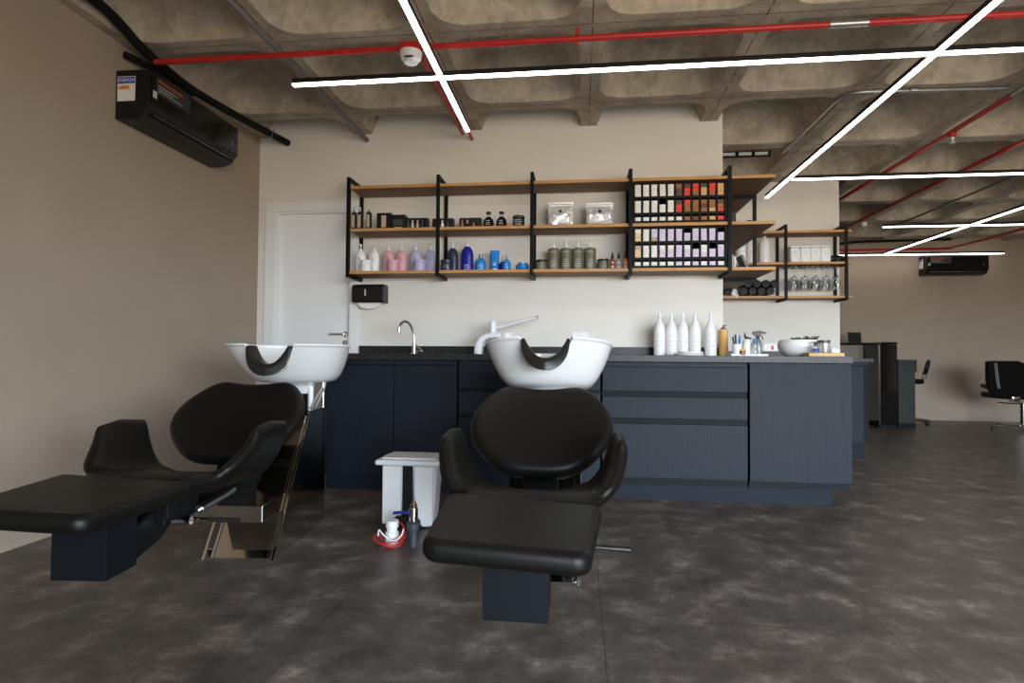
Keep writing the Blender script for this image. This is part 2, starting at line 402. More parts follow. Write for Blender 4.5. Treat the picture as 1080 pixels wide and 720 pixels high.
for x, y0, y1, zz, lab, ys, yc in ((2.74, 1.2, 9.2, 2.592, 'dark red pipe running back past the right end of the pale recess wall', (4.62,), 3.95),
                        (3.40, 1.2, 8.9, 2.594, 'dark red pipe farther right, running back to a white ceiling detector', (7.42,), 5.1)):
    t = thing('sprinkler_pipe', lab, 'pipe', (x,0,zz), group='red fire pipes')
    b = B(); tube(b, [(0,y0,0),(0,y1,0)], .018, 12); link('pipe_run', b, 'red_paint', t)
    b = B(); tube(b, [(0,yc-.06,0),(0,yc+.06,0)], .022, 12); link('coupling', b, 'galv' if x < 3 else 'red_paint', t)
    for q in ys:
        b = B(); lathe(b, [(.014,-.045),(.022,-.04),(.026,-.018),(.026,0)], (0,q,0), 12); link('fitting', b, 'red_paint', t)
        b = B(); lathe(b, [(.006,-.10),(.030,-.098),(.036,-.07),(.03,-.046),(.02,-.044)] if x > 3 else [(.020,-.088),(.020,-.085),(.006,-.083),(.006,-.06),(.012,-.058),(.012,-.044)], (0,q,0), 14)
        link('detector_head' if x > 3 else 'sprinkler_head', b, 'white_plastic', t)
pipe('sprinkler_pipe', 'red pipe along the far wall, turning forward above the far air conditioner', 'pipe',
     [(3.3,9.2,2.52),(5.15,9.13,2.52),(5.34,9.10,2.52),(5.38,8.9,2.52),(5.43,7.8,2.52),(5.5,5.5,2.52)], .018, 'red_paint', group='red fire pipes')
pipe('conduit', 'black conduit along the far edge of the ceiling above the red pipe', 'conduit', [(3.0,8.85,2.56),(3.75,8.8,2.555),(3.9,8.72,2.56),(5.08,8.63,2.56)], .018, 'insul')
pipe('conduit', 'thin grey conduit on the ceiling at far right, crossing above the reception', 'conduit', [(4.06,3.6,2.638),(4.08,8.4,2.638)], .012, 'grey_conduit', group='grey conduits on the ceiling ribs')
pipe('conduit', 'straight grey conduit under the ceiling rib above the white door', 'conduit', [(-1.69,.6,2.600),(-1.675,4.385,2.600)], .017, 'grey_conduit', group='grey conduits on the ceiling ribs')
t = thing('conduit', 'shiny bent steel conduit beneath the ceiling right of the pale wall end', 'conduit', (0,0,2.630), group='grey conduits on the ceiling ribs')
b = B(); tube(b, [(2.71,4.0,0),(1.95,3.965,0),(1.76,3.96,0),(1.70,4.06,0),(1.695,4.25,0),(1.69,5.08,0)], .013, 10, 2); link('conduit_run', b, 'galv', t)
for x in (1.90, 2.12): 
    b = B(); tube(b, [(x-.02,3.966,0),(x+.02,3.966,0)], .017, 10); link('clip', b, 'galv', t)
t = thing('insulated_pipe', 'thick black insulated pipe along the top of the left wall above the air conditioner', 'pipe', (0,0,0))
b = B(); tube(b, [(-2.45,.8,2.612),(-2.45,2.2,2.612),(-2.45,2.42,2.675),(-2.45,2.62,2.695),(-2.45,2.78,2.672),(-2.45,2.93,2.618),(-2.45,3.08,2.595),(-2.445,3.36,2.565),(-2.40,3.85,2.578),(-2.335,4.385,2.60)], .026, 12, 2); link('pipe_run', b, 'insul', t)
b = B(); tube(b, [(-2.558,2.96,2.585),(-2.53,3.02,2.585),(-2.48,3.2,2.575),(-2.455,3.40,2.555)], .019, 10, 2); link('branch', b, 'insul', t)
b = B(); tube(b, [(-2.385,4.15,2.64),(-2.385,4.15,2.552)], .006, 6); tube(b, [(-2.385,4.15,2.552),(-2.35,4.16,2.56),(-2.33,4.16,2.62)], .005, 6); link('strap', b, 'grey_conduit', t)
# smoke detector on its red junction box
t = thing('smoke_detector', 'white round smoke detector hanging under a red junction box', 'smoke detector', (-.905,2.99,2.56))
b = B(); box(b, -.05,.05,-.045,.045,-.035,.004,.006); link('junction_box', b, 'red_paint', t)
b = B(); lathe(b, [(.02,-.095),(.036,-.094),(.040,-.078),(.052,-.074),(.058,-.055),(.058,-.036)], seg=24); link('detector_head', b, 'white_plastic', t)
b = B(); box(b, -.022,.022,-.049,-.0385,-.083,-.077); link('slot', b, 'ink', t)
t = thing('vent_slot', 'row of three pale slots in the ceiling coffer above the wooden shelf end', 'vent', (1.36,4.98,2.60))
b = B(); box(b, -.20,.20,-.004,.02,-.03,.02); link('back_plate', b, 'carcass', t, False)
for k in range(3):
    b = B(); box(b, -.185+k*.13,-.085+k*.13,-.012,-.0045,-.02,.005); link('slot', b, 'paper_grey', t, False)

# ------------------------------------------------------------------ air conditioners
def aircon(label, loc, rotz, sticker=True):
    """local: x along the wall, back at y=0, front towards -y, z from bottom"""
    t = thing('air_conditioner', label, 'air conditioner', loc, rotz, 'black split air conditioners')
    L, H, D = .84, .275, .205
    b = B(); prof = [(0,0),(-.10,0),(-.165,.020),(-.185,.055),(-D+.004,.07),(-D,.085),(-D,H-.03),(-D+.012,H-.008),(-.15,H),(0,H)]
    prism(b, prof, 'x', 0, L, .004); link('body', b, 'black_plastic', t, True, 30)
    b = B(); box(b, .012, L-.008, -D-.006, -D+.001, .078, H-.012, .003); link('front_panel', b, 'gloss_black', t)
    b = B(); box(b, .05, L-.05, -.190, -.150, .026, .050, .004, mtx=None); link('outlet_flap', b, 'block_metal', t)
    b = B(); box(b, .055, L-.055, -.1925, -.1895, .036, .041); link('flap_trim', b, 'steel', t)
    b = B(); box(b, L-.085, L-.07, -D-.0075, -D-.006, .125, .150); link('display_light', b, 'azure', t)
    b = B(); box(b, -.0015, .0, -.120, -.012, .10, .238); s = link('energy_sticker', b, 'paper', t); s['label'] = 'white and blue energy label'
    b = B(); box(b, -.0022, -.0015, -.118, -.014, .198, .234); link('sticker_band', b, 'sticker_blue', s)
    b = B(); box(b, -.0022, -.0015, -.085, -.020, .166, .180); box(b, -.0022, -.0015, -.085, -.030, .180, .186); link('sticker_bar', b, 'sticker_orange', s)
    text('sticker_text', 'ENERGIA', .026, 'paper', s, (-.0024,-.066,.216), (PI/2,0,-PI/2), .0002)
    b = B(); box(b, .045, .33, -D-.0072, -D-.006, .155, H-.022); p = link('front_sticker', b, 'ink', t)
    b = B(); box(b, .06, .26, -D-.008, -D-.0072, .226, .242); link('sticker_line', b, 'led_red', p)
    b = B()
    for zz, x1 in ((.205,.22),(.190,.18),(.175,.26)): box(b, .06, x1, -D-.008, -D-.0072, zz, zz+.004)
    link('sticker_print', b, 'paper_grey', p)
    b = B(); box(b, .02,.05,-D-.008,-D-.0062,.125,.165); link('code_sticker', b, 'paper_grey', t)
    return t
aircon('black wall air conditioner high on the left wall above the shampoo chairs', (LX, 2.93, 2.205), PI/2)
for o in kids(bpy.data.objects['air_conditioner']): pass
ac2 = aircon('black wall air conditioner on the far wall above the salon chairs', (5.02, FY, 2.14), 0)

# ------------------------------------------------------------------ counter run
CF = 3.74      # cabinet front plane
def cabinet(label, x0, x1, doors=(), drawers=(), y0=CF, y1=WY, z0=.10, z1=.870, name='base_cabinet'):
    t = thing(name, label, 'cabinet', ((x0+x1)/2, y0, z0), group='dark counter cabinets'); cx = (x0+x1)/2
    b = B(); box(b, x0-cx+.002, x1-cx-.002, .021, y1-y0-.004, 0, z1-z0-.001); link('body', b, 'carcass', t, False)
    for a, c in doors:
        b = B(); box(b, a-cx+.0025, c-cx-.0025, 0, .0195, .003, z1-z0-.038, .0015); link('door', b, 'front', t)
    for a, c in drawers:
        b = B(); box(b, x0-cx+.005, x1-cx-.005, 0, .0195, a-z0, c-z0, .0015); link('drawer', b, 'front', t)
    if doors or drawers:
        b = B(); box(b, x0-cx+.003, x1-cx-.003, .012, .0205, z1-z0-.028, z1-z0-.003); link('top_rail', b, 'front', t)
    return t
cabinet('dark two-door base cabinet under the tap at the left end of the counter', -1.705, -.795, doors=((-1.705,-1.22),(-1.22,-.795)))
cabinet('dark three-drawer base cabinet hidden partly behind the centre shampoo chair', -.790, .135, drawers=((.105,.500),(.526,.668),(.690,.840)))
cabinet('dark three-drawer base cabinet below the row of five white bottles', .140, 1.035, drawers=((.146,.482),(.518,.650),(.688,.838)))
t = cabinet('dark plain-fronted cabinet at the right end of the counter below the round bowl', 1.04, 1.635, doors=(), y1=WY)
b = B(); box(b, -.295, .2975, -.004, .0195, .045, .769, .0015); link('end_panel', b, 'front', t)
b = B(); box(b, -1.70, 1.54, CF+.055, CF+.075, 0, .099); box(b, 1.52,1.54,CF+.075,WY-.01,0,.099); tag(link('plinth', b, 'plinth', None, False), 'recessed dark plinth running under the main counter cabinets', 'plinth')
b = B(); prism(b, [(-1.715,CF-.012),(1.64,CF-.012),(1.64,WY-.001),(-1.715,WY-.001)], 'z', .872, .9135, .002)
w = tag(link('countertop', b, 'granite'), 'long black granite worktop on the main counter', 'countertop')
b = B(); box(b, -1.715, 1.035, WY-.022, WY-.001, .9135, .975, .0015); k = link('backsplash', b, 'granite', w)
# rear counter against the recess wall
cabinet('dark base cabinet of the second counter, beyond the right end of the main counter', 1.06, 2.60, doors=((1.06,1.8),(1.8,2.55)), y0=5.59, y1=5.99, z0=.14, z1=.87)
b = B(); box(b, 1.06, 2.565, 5.64, 5.66, 0, .139); tag(link('plinth', b, 'plinth', None, False), 'short dark plinth under the second counter at the back', 'plinth')
b = B(); box(b, 1.045, 2.63, 5.575, 5.998, .872, .904, .002); w = tag(link('countertop', b, 'granite'), 'black granite worktop of the second counter against the recess wall', 'countertop')
b = B(); box(b, 1.045, 2.515, 5.98, 5.998, .904, .97, .0015); link('backsplash', b, 'granite', w)

# ------------------------------------------------------------------ wall shelf units
TH = .022; ZB = (1.502, 1.818, 2.137)      # undersides of the boards
SY = 4.13
def frame_bm(x, y0, y1, z0, z1, w=.024, axis='y'):
    b = B()
    if axis == 'y':
        bar(b,(x,y0+w/2,z0),(x,y0+w/2,z1),w); bar(b,(x,y1-w/2,z0),(x,y1-w/2,z1),w)
        bar(b,(x,y0+w,z1-w/2),(x,y1-w,z1-w/2),w); bar(b,(x,y0+w,z0+w/2),(x,y1-w,z0+w/2),w)
    else:
        bar(b,(y0+w/2,x,z0),(y0+w/2,x,z1),w); bar(b,(y1-w/2,x,z0),(y1-w/2,x,z1),w)
        bar(b,(y0+w,x,z1-w/2),(y1-w,x,z1-w/2),w); bar(b,(y0+w,x,z0+w/2),(y1-w,x,z0+w/2),w)
    return b
sh = thing('wall_shelf', 'long wooden shelf with black metal frames wrapping round the wall corner above the counter', 'shelf', (0,0,0))
FX = (-1.712, -1.032, -.345, .350, 1.022)
for x in FX: link('frame', frame_bm(x, SY-.015, WY-.001, 1.478, 2.222), 'black_metal', sh, False)
for y in (4.56, 5.28): link('frame', frame_bm(y, 1.042, 1.322, 1.478, 2.135, axis='x'), 'black_metal', sh, False)
for z in ZB:
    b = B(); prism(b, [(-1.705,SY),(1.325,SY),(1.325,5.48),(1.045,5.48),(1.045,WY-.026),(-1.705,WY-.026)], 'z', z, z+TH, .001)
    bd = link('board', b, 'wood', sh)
    b = B(); prism(b, [(-1.705,SY-.0012),(1.3262,SY-.0012),(1.3262,5.48),(1.325,5.48),(1.325,SY),(-1.705,SY)], 'z', z+.0005, z+TH-.0005)  # thin added strip: paints the board edge as if lit
    eb = link('lit_edge', b, 'wood_lit', bd, False); eb['label'] = 'board edge with light painted into its colour'
s2 = thing('wall_shelf', 'smaller wooden shelf with black frames holding wine glasses on the recess wall', 'shelf', (0,0,0))
for x in (1.935, 2.475): link('frame', frame_bm(x, 5.735, 5.999, 1.448, 2.168), 'black_metal', s2, False)
Z2 = (1.470, 1.790, 2.090)
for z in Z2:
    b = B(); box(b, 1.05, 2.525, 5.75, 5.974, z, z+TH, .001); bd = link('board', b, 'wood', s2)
    b = B(); box(b, 1.05, 2.525, 5.7488, 5.75, z+.0005, z+TH-.0005); eb = link('lit_edge', b, 'wood_lit', bd, False); eb['label'] = 'board edge with light painted into its colour'  # added strip again, brighter colour stands in for light on the edge
b = B()
for k in range(6): bar(b, (1.98+k*.096,5.76,1.780),(1.98+k*.096,5.96,1.780), .012,.008)
link('glass_rack', b, 'black_metal', s2, False)

# ------------------------------------------------------------------ product kinds
def bottle(name, label, cat, loc, prof, m, parts=(), sy=1, mark=None, group=None, seg=20):
    t = thing(name, label, cat, loc, 0, group)
    b = B(); lathe(b, prof, seg=seg, sy=sy); body = link('body', b, m, t, True, 40)
    for pn, pm, fn in parts:
        b = B(); fn(b); link(pn, b, pm, t, True, 40)
    if mark: mark(t, body)
    return t
def pump_prof(h, r): return [(r*.86,0),(r*.98,.006),(r,.014),(r,h*.66),(r*.97,h*.74),(r*.84,h*.86),(r*.55,h*.955),(r*.42,h*.975),(r*.40,h)]
def pump_parts(h, m='white_plastic', hh=.05, r=.012):
    def collar(b): lathe(b, [(r*1.15,h),(r*1.15,h+.012),(r*.5,h+.014)], seg=14)
    def head(b):
        lathe(b, [(r*.42,h+.014),(r*.42,h+hh*.72),(r*.75,h+hh*.72),(r*.75,h+hh)], seg=12)
        box(b, -.006,.006,-.034,0,h+hh*.80,h+hh*.97,.002)
    return [('collar', m, collar), ('pump_head', m, head)]
def squiggle(z, s, y, m='ink'):
    def f(t, body):
        b = B(); pts = [(-.42*s,y,z+.5*s),(-.05*s,y,z+.33*s),(-.1*s,y,z+.05*s),(.25*s,y,z-.1*s),(.42*s,y,z-.45*s)]
        tube(b, pts, .0016, 5, 1); link('emblem', b, m, t)
    return f
def print_lines(rows, y, m='paper', th=.003):
    def f(t, body):
        zs = [q[0] for q in rows]; far = any(abs(a_-b_) > .022 for a_, b_ in zip(zs, zs[1:]))
        b = B()
        for z, w in rows:
            box(b, -w/2, w/2, y-.0006, y+.002, z, z+th)
            if far: link('print_line', b, m, t, False); b = B()
        if not far: link('print', b, m, t, False)
    return f
def jar(name, label, loc, r, h, m, lid, lidh=.014, group=None, mark=None, lr=1.03):
    def l(b): lathe(b, [(r*lr,h),(r*lr+.001,h+.003),(r*lr+.001,h+lidh-.003),(r*lr-.002,h+lidh)], seg=22)
    return bottle(name, label, 'jar', loc, [(r*.9,0),(r,.006),(r,h*.85),(r*.96,h)], m, [('lid', lid, l)], group=group, mark=mark, seg=22)
zb, zm = ZB[0]+TH, ZB[1]+TH
YB = 4.27; YF = 4.19
# bay 1, bottom board: tall pump bottles with small jars in front
def pumps(px, m, colour, where):
    base = None
    for i, p in enumerate(px):
        loc = (ax(p,YB), YB, zb); lab = f'tall {colour} pump bottle, {("left","right")[i]} one of its pair, behind the small {colour} jar'
        if base is None: base = bottle('pump_bottle', lab, 'bottle', loc, pump_prof(.175,.043), m, pump_parts(.175), sy=.7, mark=squiggle(.105,.032,-.0315), group='pump bottles in pairs')
        else: dup(base, loc, 0, lab)
    return base
pumps((380.5,394.5), 'white_plastic', 'white', ''); pumps((410,423.5), 'pink', 'pink', ''); pumps((438.5,454), 'lilac', 'lilac', '')
for p, m, c in ((386.5,'white_plastic','white'),(415,'pink','pink'),(443,'lilac','lilac')):
    jar('cream_jar', f'small {c} cream jar in front of the {c} pump bottles', (ax(p,YF),YF,zb), .043, .068, m, m, .018, group='cream jars before the pump bottles', mark=print_lines(((.045,.04),(.025,.05)), -.0436, 'paper_grey', .002))
# bay 2, bottom board
bottle('pump_bottle', 'dark navy pump bottle behind the dark jar', 'bottle', (ax(477.5,4.3),4.3,zb), pump_prof(.19,.043), 'navy', pump_parts(.19), sy=.7)
jar('cream_jar', 'dark smoky jar standing in front of the navy pump bottle', (ax(471.5,YF),YF,zb), .046, .062, 'navy', 'navy', .02, mark=print_lines(((.036,.03),(.024,.04)), -.0466, 'paper_grey', .002))
bottle('pump_bottle', 'tall royal blue pump bottle with white print', 'bottle', (ax(492.8,YB),YB,zb), pump_prof(.195,.047), 'royal', pump_parts(.195), sy=.7, mark=print_lines(((.05,.03),(.035,.036),(.02,.034),(.01,.03)), -.0336))
bottle('flacon', 'bright blue bottle with silver cap between royal pump bottle and blue tube', 'bottle', (ax(507,YB),YB,zb),
       [(.034,0),(.041,.006),(.042,.06),(.038,.085),(.024,.102),(.014,.106)], 'azure', [('cap','galv',lambda b: lathe(b,[(.013,.106),(.015,.108),(.014,.135)],seg=14))], sy=.7, mark=print_lines(((.055,.02),(.04,.03),(.02,.03)), -.030))
def tube_thing(loc):
    t = thing('squeeze_tube', 'bright blue flat-topped tube standing on its white cap', 'tube', loc)
    b = B(); rings = []
    for z, w, d in ((.026,.027,.022),(.05,.030,.022),(.10,.033,.014),(.145,.0355,.004),(.163,.036,.0022)):
        rings.append([(w*math.copysign(abs(math.cos(a))**.8,math.cos(a)), d*math.sin(a), z) for a in [2*PI*k/24 for k in range(24)]])
    loft(b, rings); link('body', b, 'azure', t)
    b = B(); lathe(b, [(.023,0),(.025,.002),(.025,.024),(.023,.026)], sy=.85); link('cap', b, 'white_plastic', t)
    b = B(); box(b,-.012,.012,-.0255,-.021,.05,.056); box(b,-.015,.015,-.024,-.018,.066,.07); link('print', b, 'paper', t)
tube_thing((ax(522,YB),YB,zb))
sp = [(.026,0),(.030,.005),(.030,.05),(.026,.068),(.013,.078),(.011,.082)]
spp = [('spray_head','galv',lambda b: lathe(b,[(.011,.082),(.011,.1),(.008,.102),(.008,.118)],seg=12))]
bottle('spray_flacon', 'small bright blue spray bottle with silver nozzle', 'bottle', (ax(534.5,YF),YF,zb), sp, 'azure', spp, mark=print_lines(((.04,.018),(.02,.02)),-.0306))
bottle('spray_flacon', 'small dark blue spray bottle half hidden behind the bright blue one', 'bottle', (ax(530,4.29),4.29,zb), sp, 'royal', spp)
bottle('cream_jar', 'low rounded blue jar with silver lid at the right of its shelf bay', 'jar', (ax(551,YF),YF,zb),
       [(.034,0),(.046,.010),(.050,.026),(.046,.040),(.036,.046)], 'azure', [('lid','galv',lambda b: lathe(b,[(.035,.046),(.035,.052),(.028,.056)],seg=22))], mark=None, seg=22)
# bay 3, bottom board
jm = print_lines(((.055,.03),(.04,.045),(.03,.045),(.02,.04)), -.041, 'paper_grey', .002)
jar('mask_jar', 'olive jar with black lid left of the four olive pump bottles', (ax(571,YB),YB,zb), .040, .072, 'olive', 'black_plastic', .015, group='olive jars with black lids', mark=jm)
jar('mask_jar', 'olive jar with black lid right of the four olive pump bottles', (ax(636,YB),YB,zb), .040, .072, 'olive', 'black_plastic', .015, group='olive jars with black lids', mark=jm)
base = None
for i, p in enumerate((584,597,609.5,622.5)):
    loc = (ax(p,YB),YB,zb); lab = f'tall olive pump bottle, {ORD[i+1]} from the left in the row of four'
    if base is None: base = bottle('pump_bottle', lab, 'bottle', loc, [(.040,0),(.0425,.004),(.0425,.160),(.040,.168),(.018,.172),(.015,.176)], 'olive', pump_parts(.176,'white_plastic',.06), mark=print_lines(((.138,.05),(.08,.03),(.066,.04),(.052,.048),(.042,.042),(.032,.046),(.02,.03)), -.0432, 'paper_grey', .0035), group='olive pump bottles')
    else: dup(base, loc, 0, lab)
drp = [(.016,0),(.018,.004),(.018,.065),(.015,.078),(.008,.086)]
def dropper(m, lab, p):
    bottle('dropper_bottle', lab, 'bottle', (ax(p,4.22),4.22,zb), drp, m, [('dropper_cap','black_plastic',lambda b: lathe(b,[(.010,.084),(.011,.09),(.011,.105),(.006,.108),(.007,.12),(.004,.13)],seg=12))], mark=print_lines(((.05,.02),(.02,.022)),-.0186,'paper',.006))
dropper('amber','small amber dropper bottle with black cap, left of the clear one',646)
dropper('clear','small clear dropper bottle with black cap, between amber and orange ones',652.5)
dropper('orange','small orange dropper bottle with black cap beside the black carton rack',659.8)
# middle board, bay 1
pm = None
for i, p in enumerate((373.5,379.8,389.2)):
    loc = (ax(p,4.24,230),4.24,zm); lab = f'slim black spray bottle with pale label, {ORD[i+1]} from the left frame'
    if pm is None:
        pm = bottle('spray_bottle', lab, 'bottle', loc, [(.019,0),(.0205,.003),(.0205,.135),(.017,.146),(.009,.152)], 'black_plastic', [('spray_head','clear',lambda b: lathe(b,[(.009,.152),(.009,.165),(.006,.167),(.005,.19)],seg=10))], group='slim black bottles')
        b = B(); box(b,-.011,.011,-.0212,-.018,.03,.125); l = link('label', b, 'carton_beige', pm, False); l['label'] = 'pale vertical label'
    else: dup(pm, loc, 0, lab)
def setbox(name, label, px0, px1, h, depth=.06, y=4.19, parts=()):
    x0, x1 = ax(px0,y,232), ax(px1,y,232)
    t = thing(name, label, 'box', ((x0+x1)/2, y, zm), group='black product boxes on the middle board'); w = (x1-x0)/2
    b = B(); box(b,-w,w,0,depth,0,h,.002); link('carton', b, 'black_plastic', t)
    for fn in parts: fn(t, w, h)
    return t
def mini(x, hh, m, r=.011):
    def f(t, w, h):
        b = B(); lathe(b,[(r,.006),(r,hh*.62),(r*.55,hh*.7),(r*.6,hh*.72),(r*.6,hh)],(x,-r-.001,0),12); link('mini_bottle', b, m, t)
    return f
def lab_rect(x, z0, z1, w2, m):
    def f(t, w, h):
        b = B(); box(b,x-w2,x+w2,-.001,.0,z0,z1); link('label_patch', b, m, t, False)
    return f
setbox('gift_box','tall black carton with pale label beside the slim black bottles',397.3,412.2,.128,parts=(lab_rect(.0,.02,.108,.018,'carton_beige'),))
def pack(t, w, h):
    b = B(); box(b,-w*.7,w*.7,-.003,.0,.03,.075); link('print', b, 'smoke', t, False)
setbox('gift_box','rounded black pack between tall black carton and black bottle set',412.8,427,.112,depth=.09,parts=(pack,lab_rect(0,.012,.018,.03,'paper_grey')))
setbox('gift_set','wide black box with four mini bottles in front in first bay',428,451,.092,y=4.22,parts=(mini(-.062,.07,'smoke'),mini(-.028,.072,'paper_grey'),mini(.010,.072,'carton_beige'),mini(.046,.074,'navy')))
setbox('gift_set','black box with two mini bottles standing behind the second shelf frame',456,478,.085,y=4.22,parts=(mini(.0,.066,'carton_white'),mini(.04,.055,'smoke')))
g = setbox('gift_set','black box with two copper-coloured mini bottles and emblem in second bay',484.5,507.3,.085,y=4.22,parts=(mini(-.058,.064,'copper'),mini(.028,.045,'copper')))
text('emblem_letter','S',.035,'paper',g,(-.02,-.002,.055),(PI/2,0,0))
fl = None
for i, p in enumerate((515.3,529)):
    loc = (ax(p,4.22,230),4.22,zm); lab = f'round black bottle with clear neck, {("left","right")[i]} of the pair beside the black jar'
    if fl is None: fl = bottle('round_flacon', lab, 'bottle', loc, [(.028,0),(.036,.008),(.040,.035),(.036,.062),(.022,.080),(.012,.088)], 'wine_glass_bottle', [('neck','clear',lambda b: lathe(b,[(.013,.086),(.012,.105)],seg=14)),('cap','black_plastic',lambda b: lathe(b,[(.017,.105),(.018,.107),(.017,.124)],seg=14))], mark=print_lines(((.05,.03),(.036,.026),(.025,.034)),-.0388,'paper_grey',.0035), group='round black bottles')
    else: dup(fl, loc, 0, lab)
jar('cream_jar','black jar with grey print at the right of the second bay',(ax(547,4.22,232),4.22,zm),.044,.072,'black_plastic','smoke',.016,mark=print_lines(((.05,.05),(.036,.06),(.02,.05)),-.0446,'paper_grey',.004))
# silver pouches
def pouch(px, w, h, lab, seed):
    y = 4.215; t = thing('foil_pouch', lab, 'pouch', (ax(px,y,225),y,zm), 0, 'silver foil pouches'); rnd = random.Random(seed)
    from mathutils import noise
    b = B(); rings = []; N = 44; ZN = 26
    for q in range(ZN+1):
        z = h*q/ZN; f = q/ZN
        d = .040*min(1,.7+f*3)*(1-max(0,(f-.45)/.42)**1.2) if f < .86 else .0035
        d = max(d, .0035); R = []
        for k in range(N):
            a = 2*PI*k/N; x = w/2*math.copysign(abs(math.cos(a))**.7,math.cos(a)); y = d*math.sin(a)
            c_ = noise.noise(Vector((x*32+seed, y*6, z*26)))*.011+noise.noise(Vector((x*75, seed, z*70)))*.005
            y += c_*min(1, d/.016)*(1 if q else .4); R.append((x+noise.noise(Vector((seed,z*40,k//22)))*.002, y, z+(.003*noise.noise(Vector((x*30,seed,0))) if q == ZN else 0)))
        rings.append(R)
    loft(b, rings); o = link('pouch_body', b, 'foil', t, True, 22, False)
    b = B(); box(b,-w/2+.003,w/2-.003,-.0075,-.0035,h-.018,h-.014); link('zip_seal', b, 'paper_grey', t)
    b = B(); lathe(b,[(.011,0),(.012,.003),(.007,.006)],(0,-.033,h*.60),12,mtx=Matrix.Rotation(PI/2,3,'X')); link('valve', b, 'ink', t)
    return t
pouch(591.3,.182,.182,'crumpled silver foil pouch, the left of two above the olive bottles',3)
pouch(632.5,.194,.172,'crumpled silver foil pouch, the right one beside the black carton rack',5)

# carton racks
def rack(label, z0, key, layout):
    x0, x1 = .366, 1.006; y0 = SY+.012; D = .17; HH = .285
    t = thing('carton_rack', label, 'rack', ((x0+x1)/2, y0, z0), 0, 'black carton racks'); hw = (x1-x0)/2
    zr = [(.018,.060),(.078,.174),(.190,.278)]; pitch = (x1-x0-.020)/11
    b = B(); box(b,-hw,hw,D,D+.005,0,HH); link('back_panel', b, 'carcass', t, False)
    b = B()
    for z in (0,.060,.174,.278): box(b,-hw,hw,0,D,z,z+(.018 if z in (0,) else .0165 if z < .27 else .007))
    link('shelf_plate', b, 'black_metal', t, False)
    b = B()
    for k in range(12):
        xc = -hw+.010+k*pitch; box(b,xc-.0058,xc+.0058,.0005,D,.018,.278)
    link('divider', b, 'black_metal', t, False)
    rows = {'bottom':(.0182,1), 'middle':(.0770,3), 'top':(.1910,3)}
    ch = {'w':('carton_white','white'),'r':('carton_red','red'),'a':('carton_amber','golden brown'),'d':('carton_brown','dark brown'),'t':('carton_tan','tan'),'l':('carton_lilac','pale lilac'),'c':('carton_cream','cream'),'b':('carton_beige','beige')}
    n = 0
    for row, cols in layout.items():
        zs, _ = rows[row]
        for ci, stack in enumerate(cols):
            for si, code in enumerate(stack[::-1]):      # written top to bottom
                mname, cname = ch[code]; h = .0282 if row != 'bottom' else .030
                pos = '' if row == 'bottom' else ', ' + (['bottom','middle','top'] if len(stack) == 3 else ['lower','upper'])[si] + ' of its stack'
                lab = f'{cname} carton, {key} rack, {row} row, {ORD[ci+1]} column{pos}'
                gk = (mname, 0)
                if gk not in PROT:
                    b = B(); box(b,-.0200,.0200,0,.12,0,.0276,.001); me = link('dye_carton', b, mname, None, False)
                    PROT[gk] = me; o = me
                else:
                    o = PROT[gk].copy(); C.objects.link(o)
                jx = random.uniform(-.0012,.0012)
                o.location = ((x0+x1)/2-hw+.010+(ci+.5)*pitch+jx, y0+.004+random.uniform(0,.006), z0+zs+si*.0284); o.rotation_euler = (0,0,random.uniform(-.012,.012))
                tag(o, lab, 'carton', f'cartons in the {key} rack'); n += 1
    return t
PROT = {}
rack('upper black rack of small white, red and brown cartons between shelf boards', zm, 'upper', {
 'top':['www','www','www','www','www','add','drr','rra','dtt','rra','ttt'],
 'middle':['www','www','www','ww','www','drr','raa','aaa','ada','aat','dar'],
 'bottom':['w','w','w','w','w','w','a','d','a','t','r']})
rack('lower black rack of small lilac and white cartons on the bottom board', zb, 'lower', {
 'top':['wcc','www','llb','lll','lll','lll','ll','lll','lll','lll','ll'],
 'middle':['bcc','www','www','wll','wll','lll','wll','ll','wwl','ll','lll'],
 'bottom':['w','w','w','w','w','l','w','l','w','l','w']})
# odds on the corner end of the long shelf
t = thing('picture_frame','small dark framed picture leaning on the middle board at the shelf end','picture frame',(1.115,4.45,zm))
b = B(); box(b,-.035,.035,0,.014,0,.16,.002,mtx=Matrix.Rotation(-.12,4,'X')); link('frame', b, 'black_plastic', t)
b = B(); box(b,-.026,.026,-.0012,0,.012,.148,mtx=Matrix.Rotation(-.12,4,'X')); link('print', b, 'smoke', t)
b = B(); tube(b, [(1.205+.034*math.cos(a),4.32,zm+.009+.036*math.sin(a)) for a in [PI*k/10 for k in range(11)]], .008, 8); tag(link('headband', b, 'black_plastic'), 'black curved band standing on the middle board near the shelf end', 'headband')
bk = B(); box(bk,-.008,.008,0,.13,0,.115,.002, mtx=Matrix.Rotation(-.42,4,'Y')); o = tag(link('notebook', bk, 'smoke'), 'thin dark notebook leaning on the bottom board at the shelf end', 'notebook'); o.location = (1.185,4.27,zb+.004)
base = None
for i, xx in enumerate((1.062,1.082,1.102)):
    b = B(); box(b,-.007,.007,0,.13,0,.125-.01*i,.0015); o = tag(link('booklet', b, ('paper','paper_grey','paper')[i]), f'thin pale booklet upright on the bottom shelf end, {ORD[i+1]} from the frame', 'booklet', 'booklets on the shelf end'); o.location = (xx,4.30,zb)

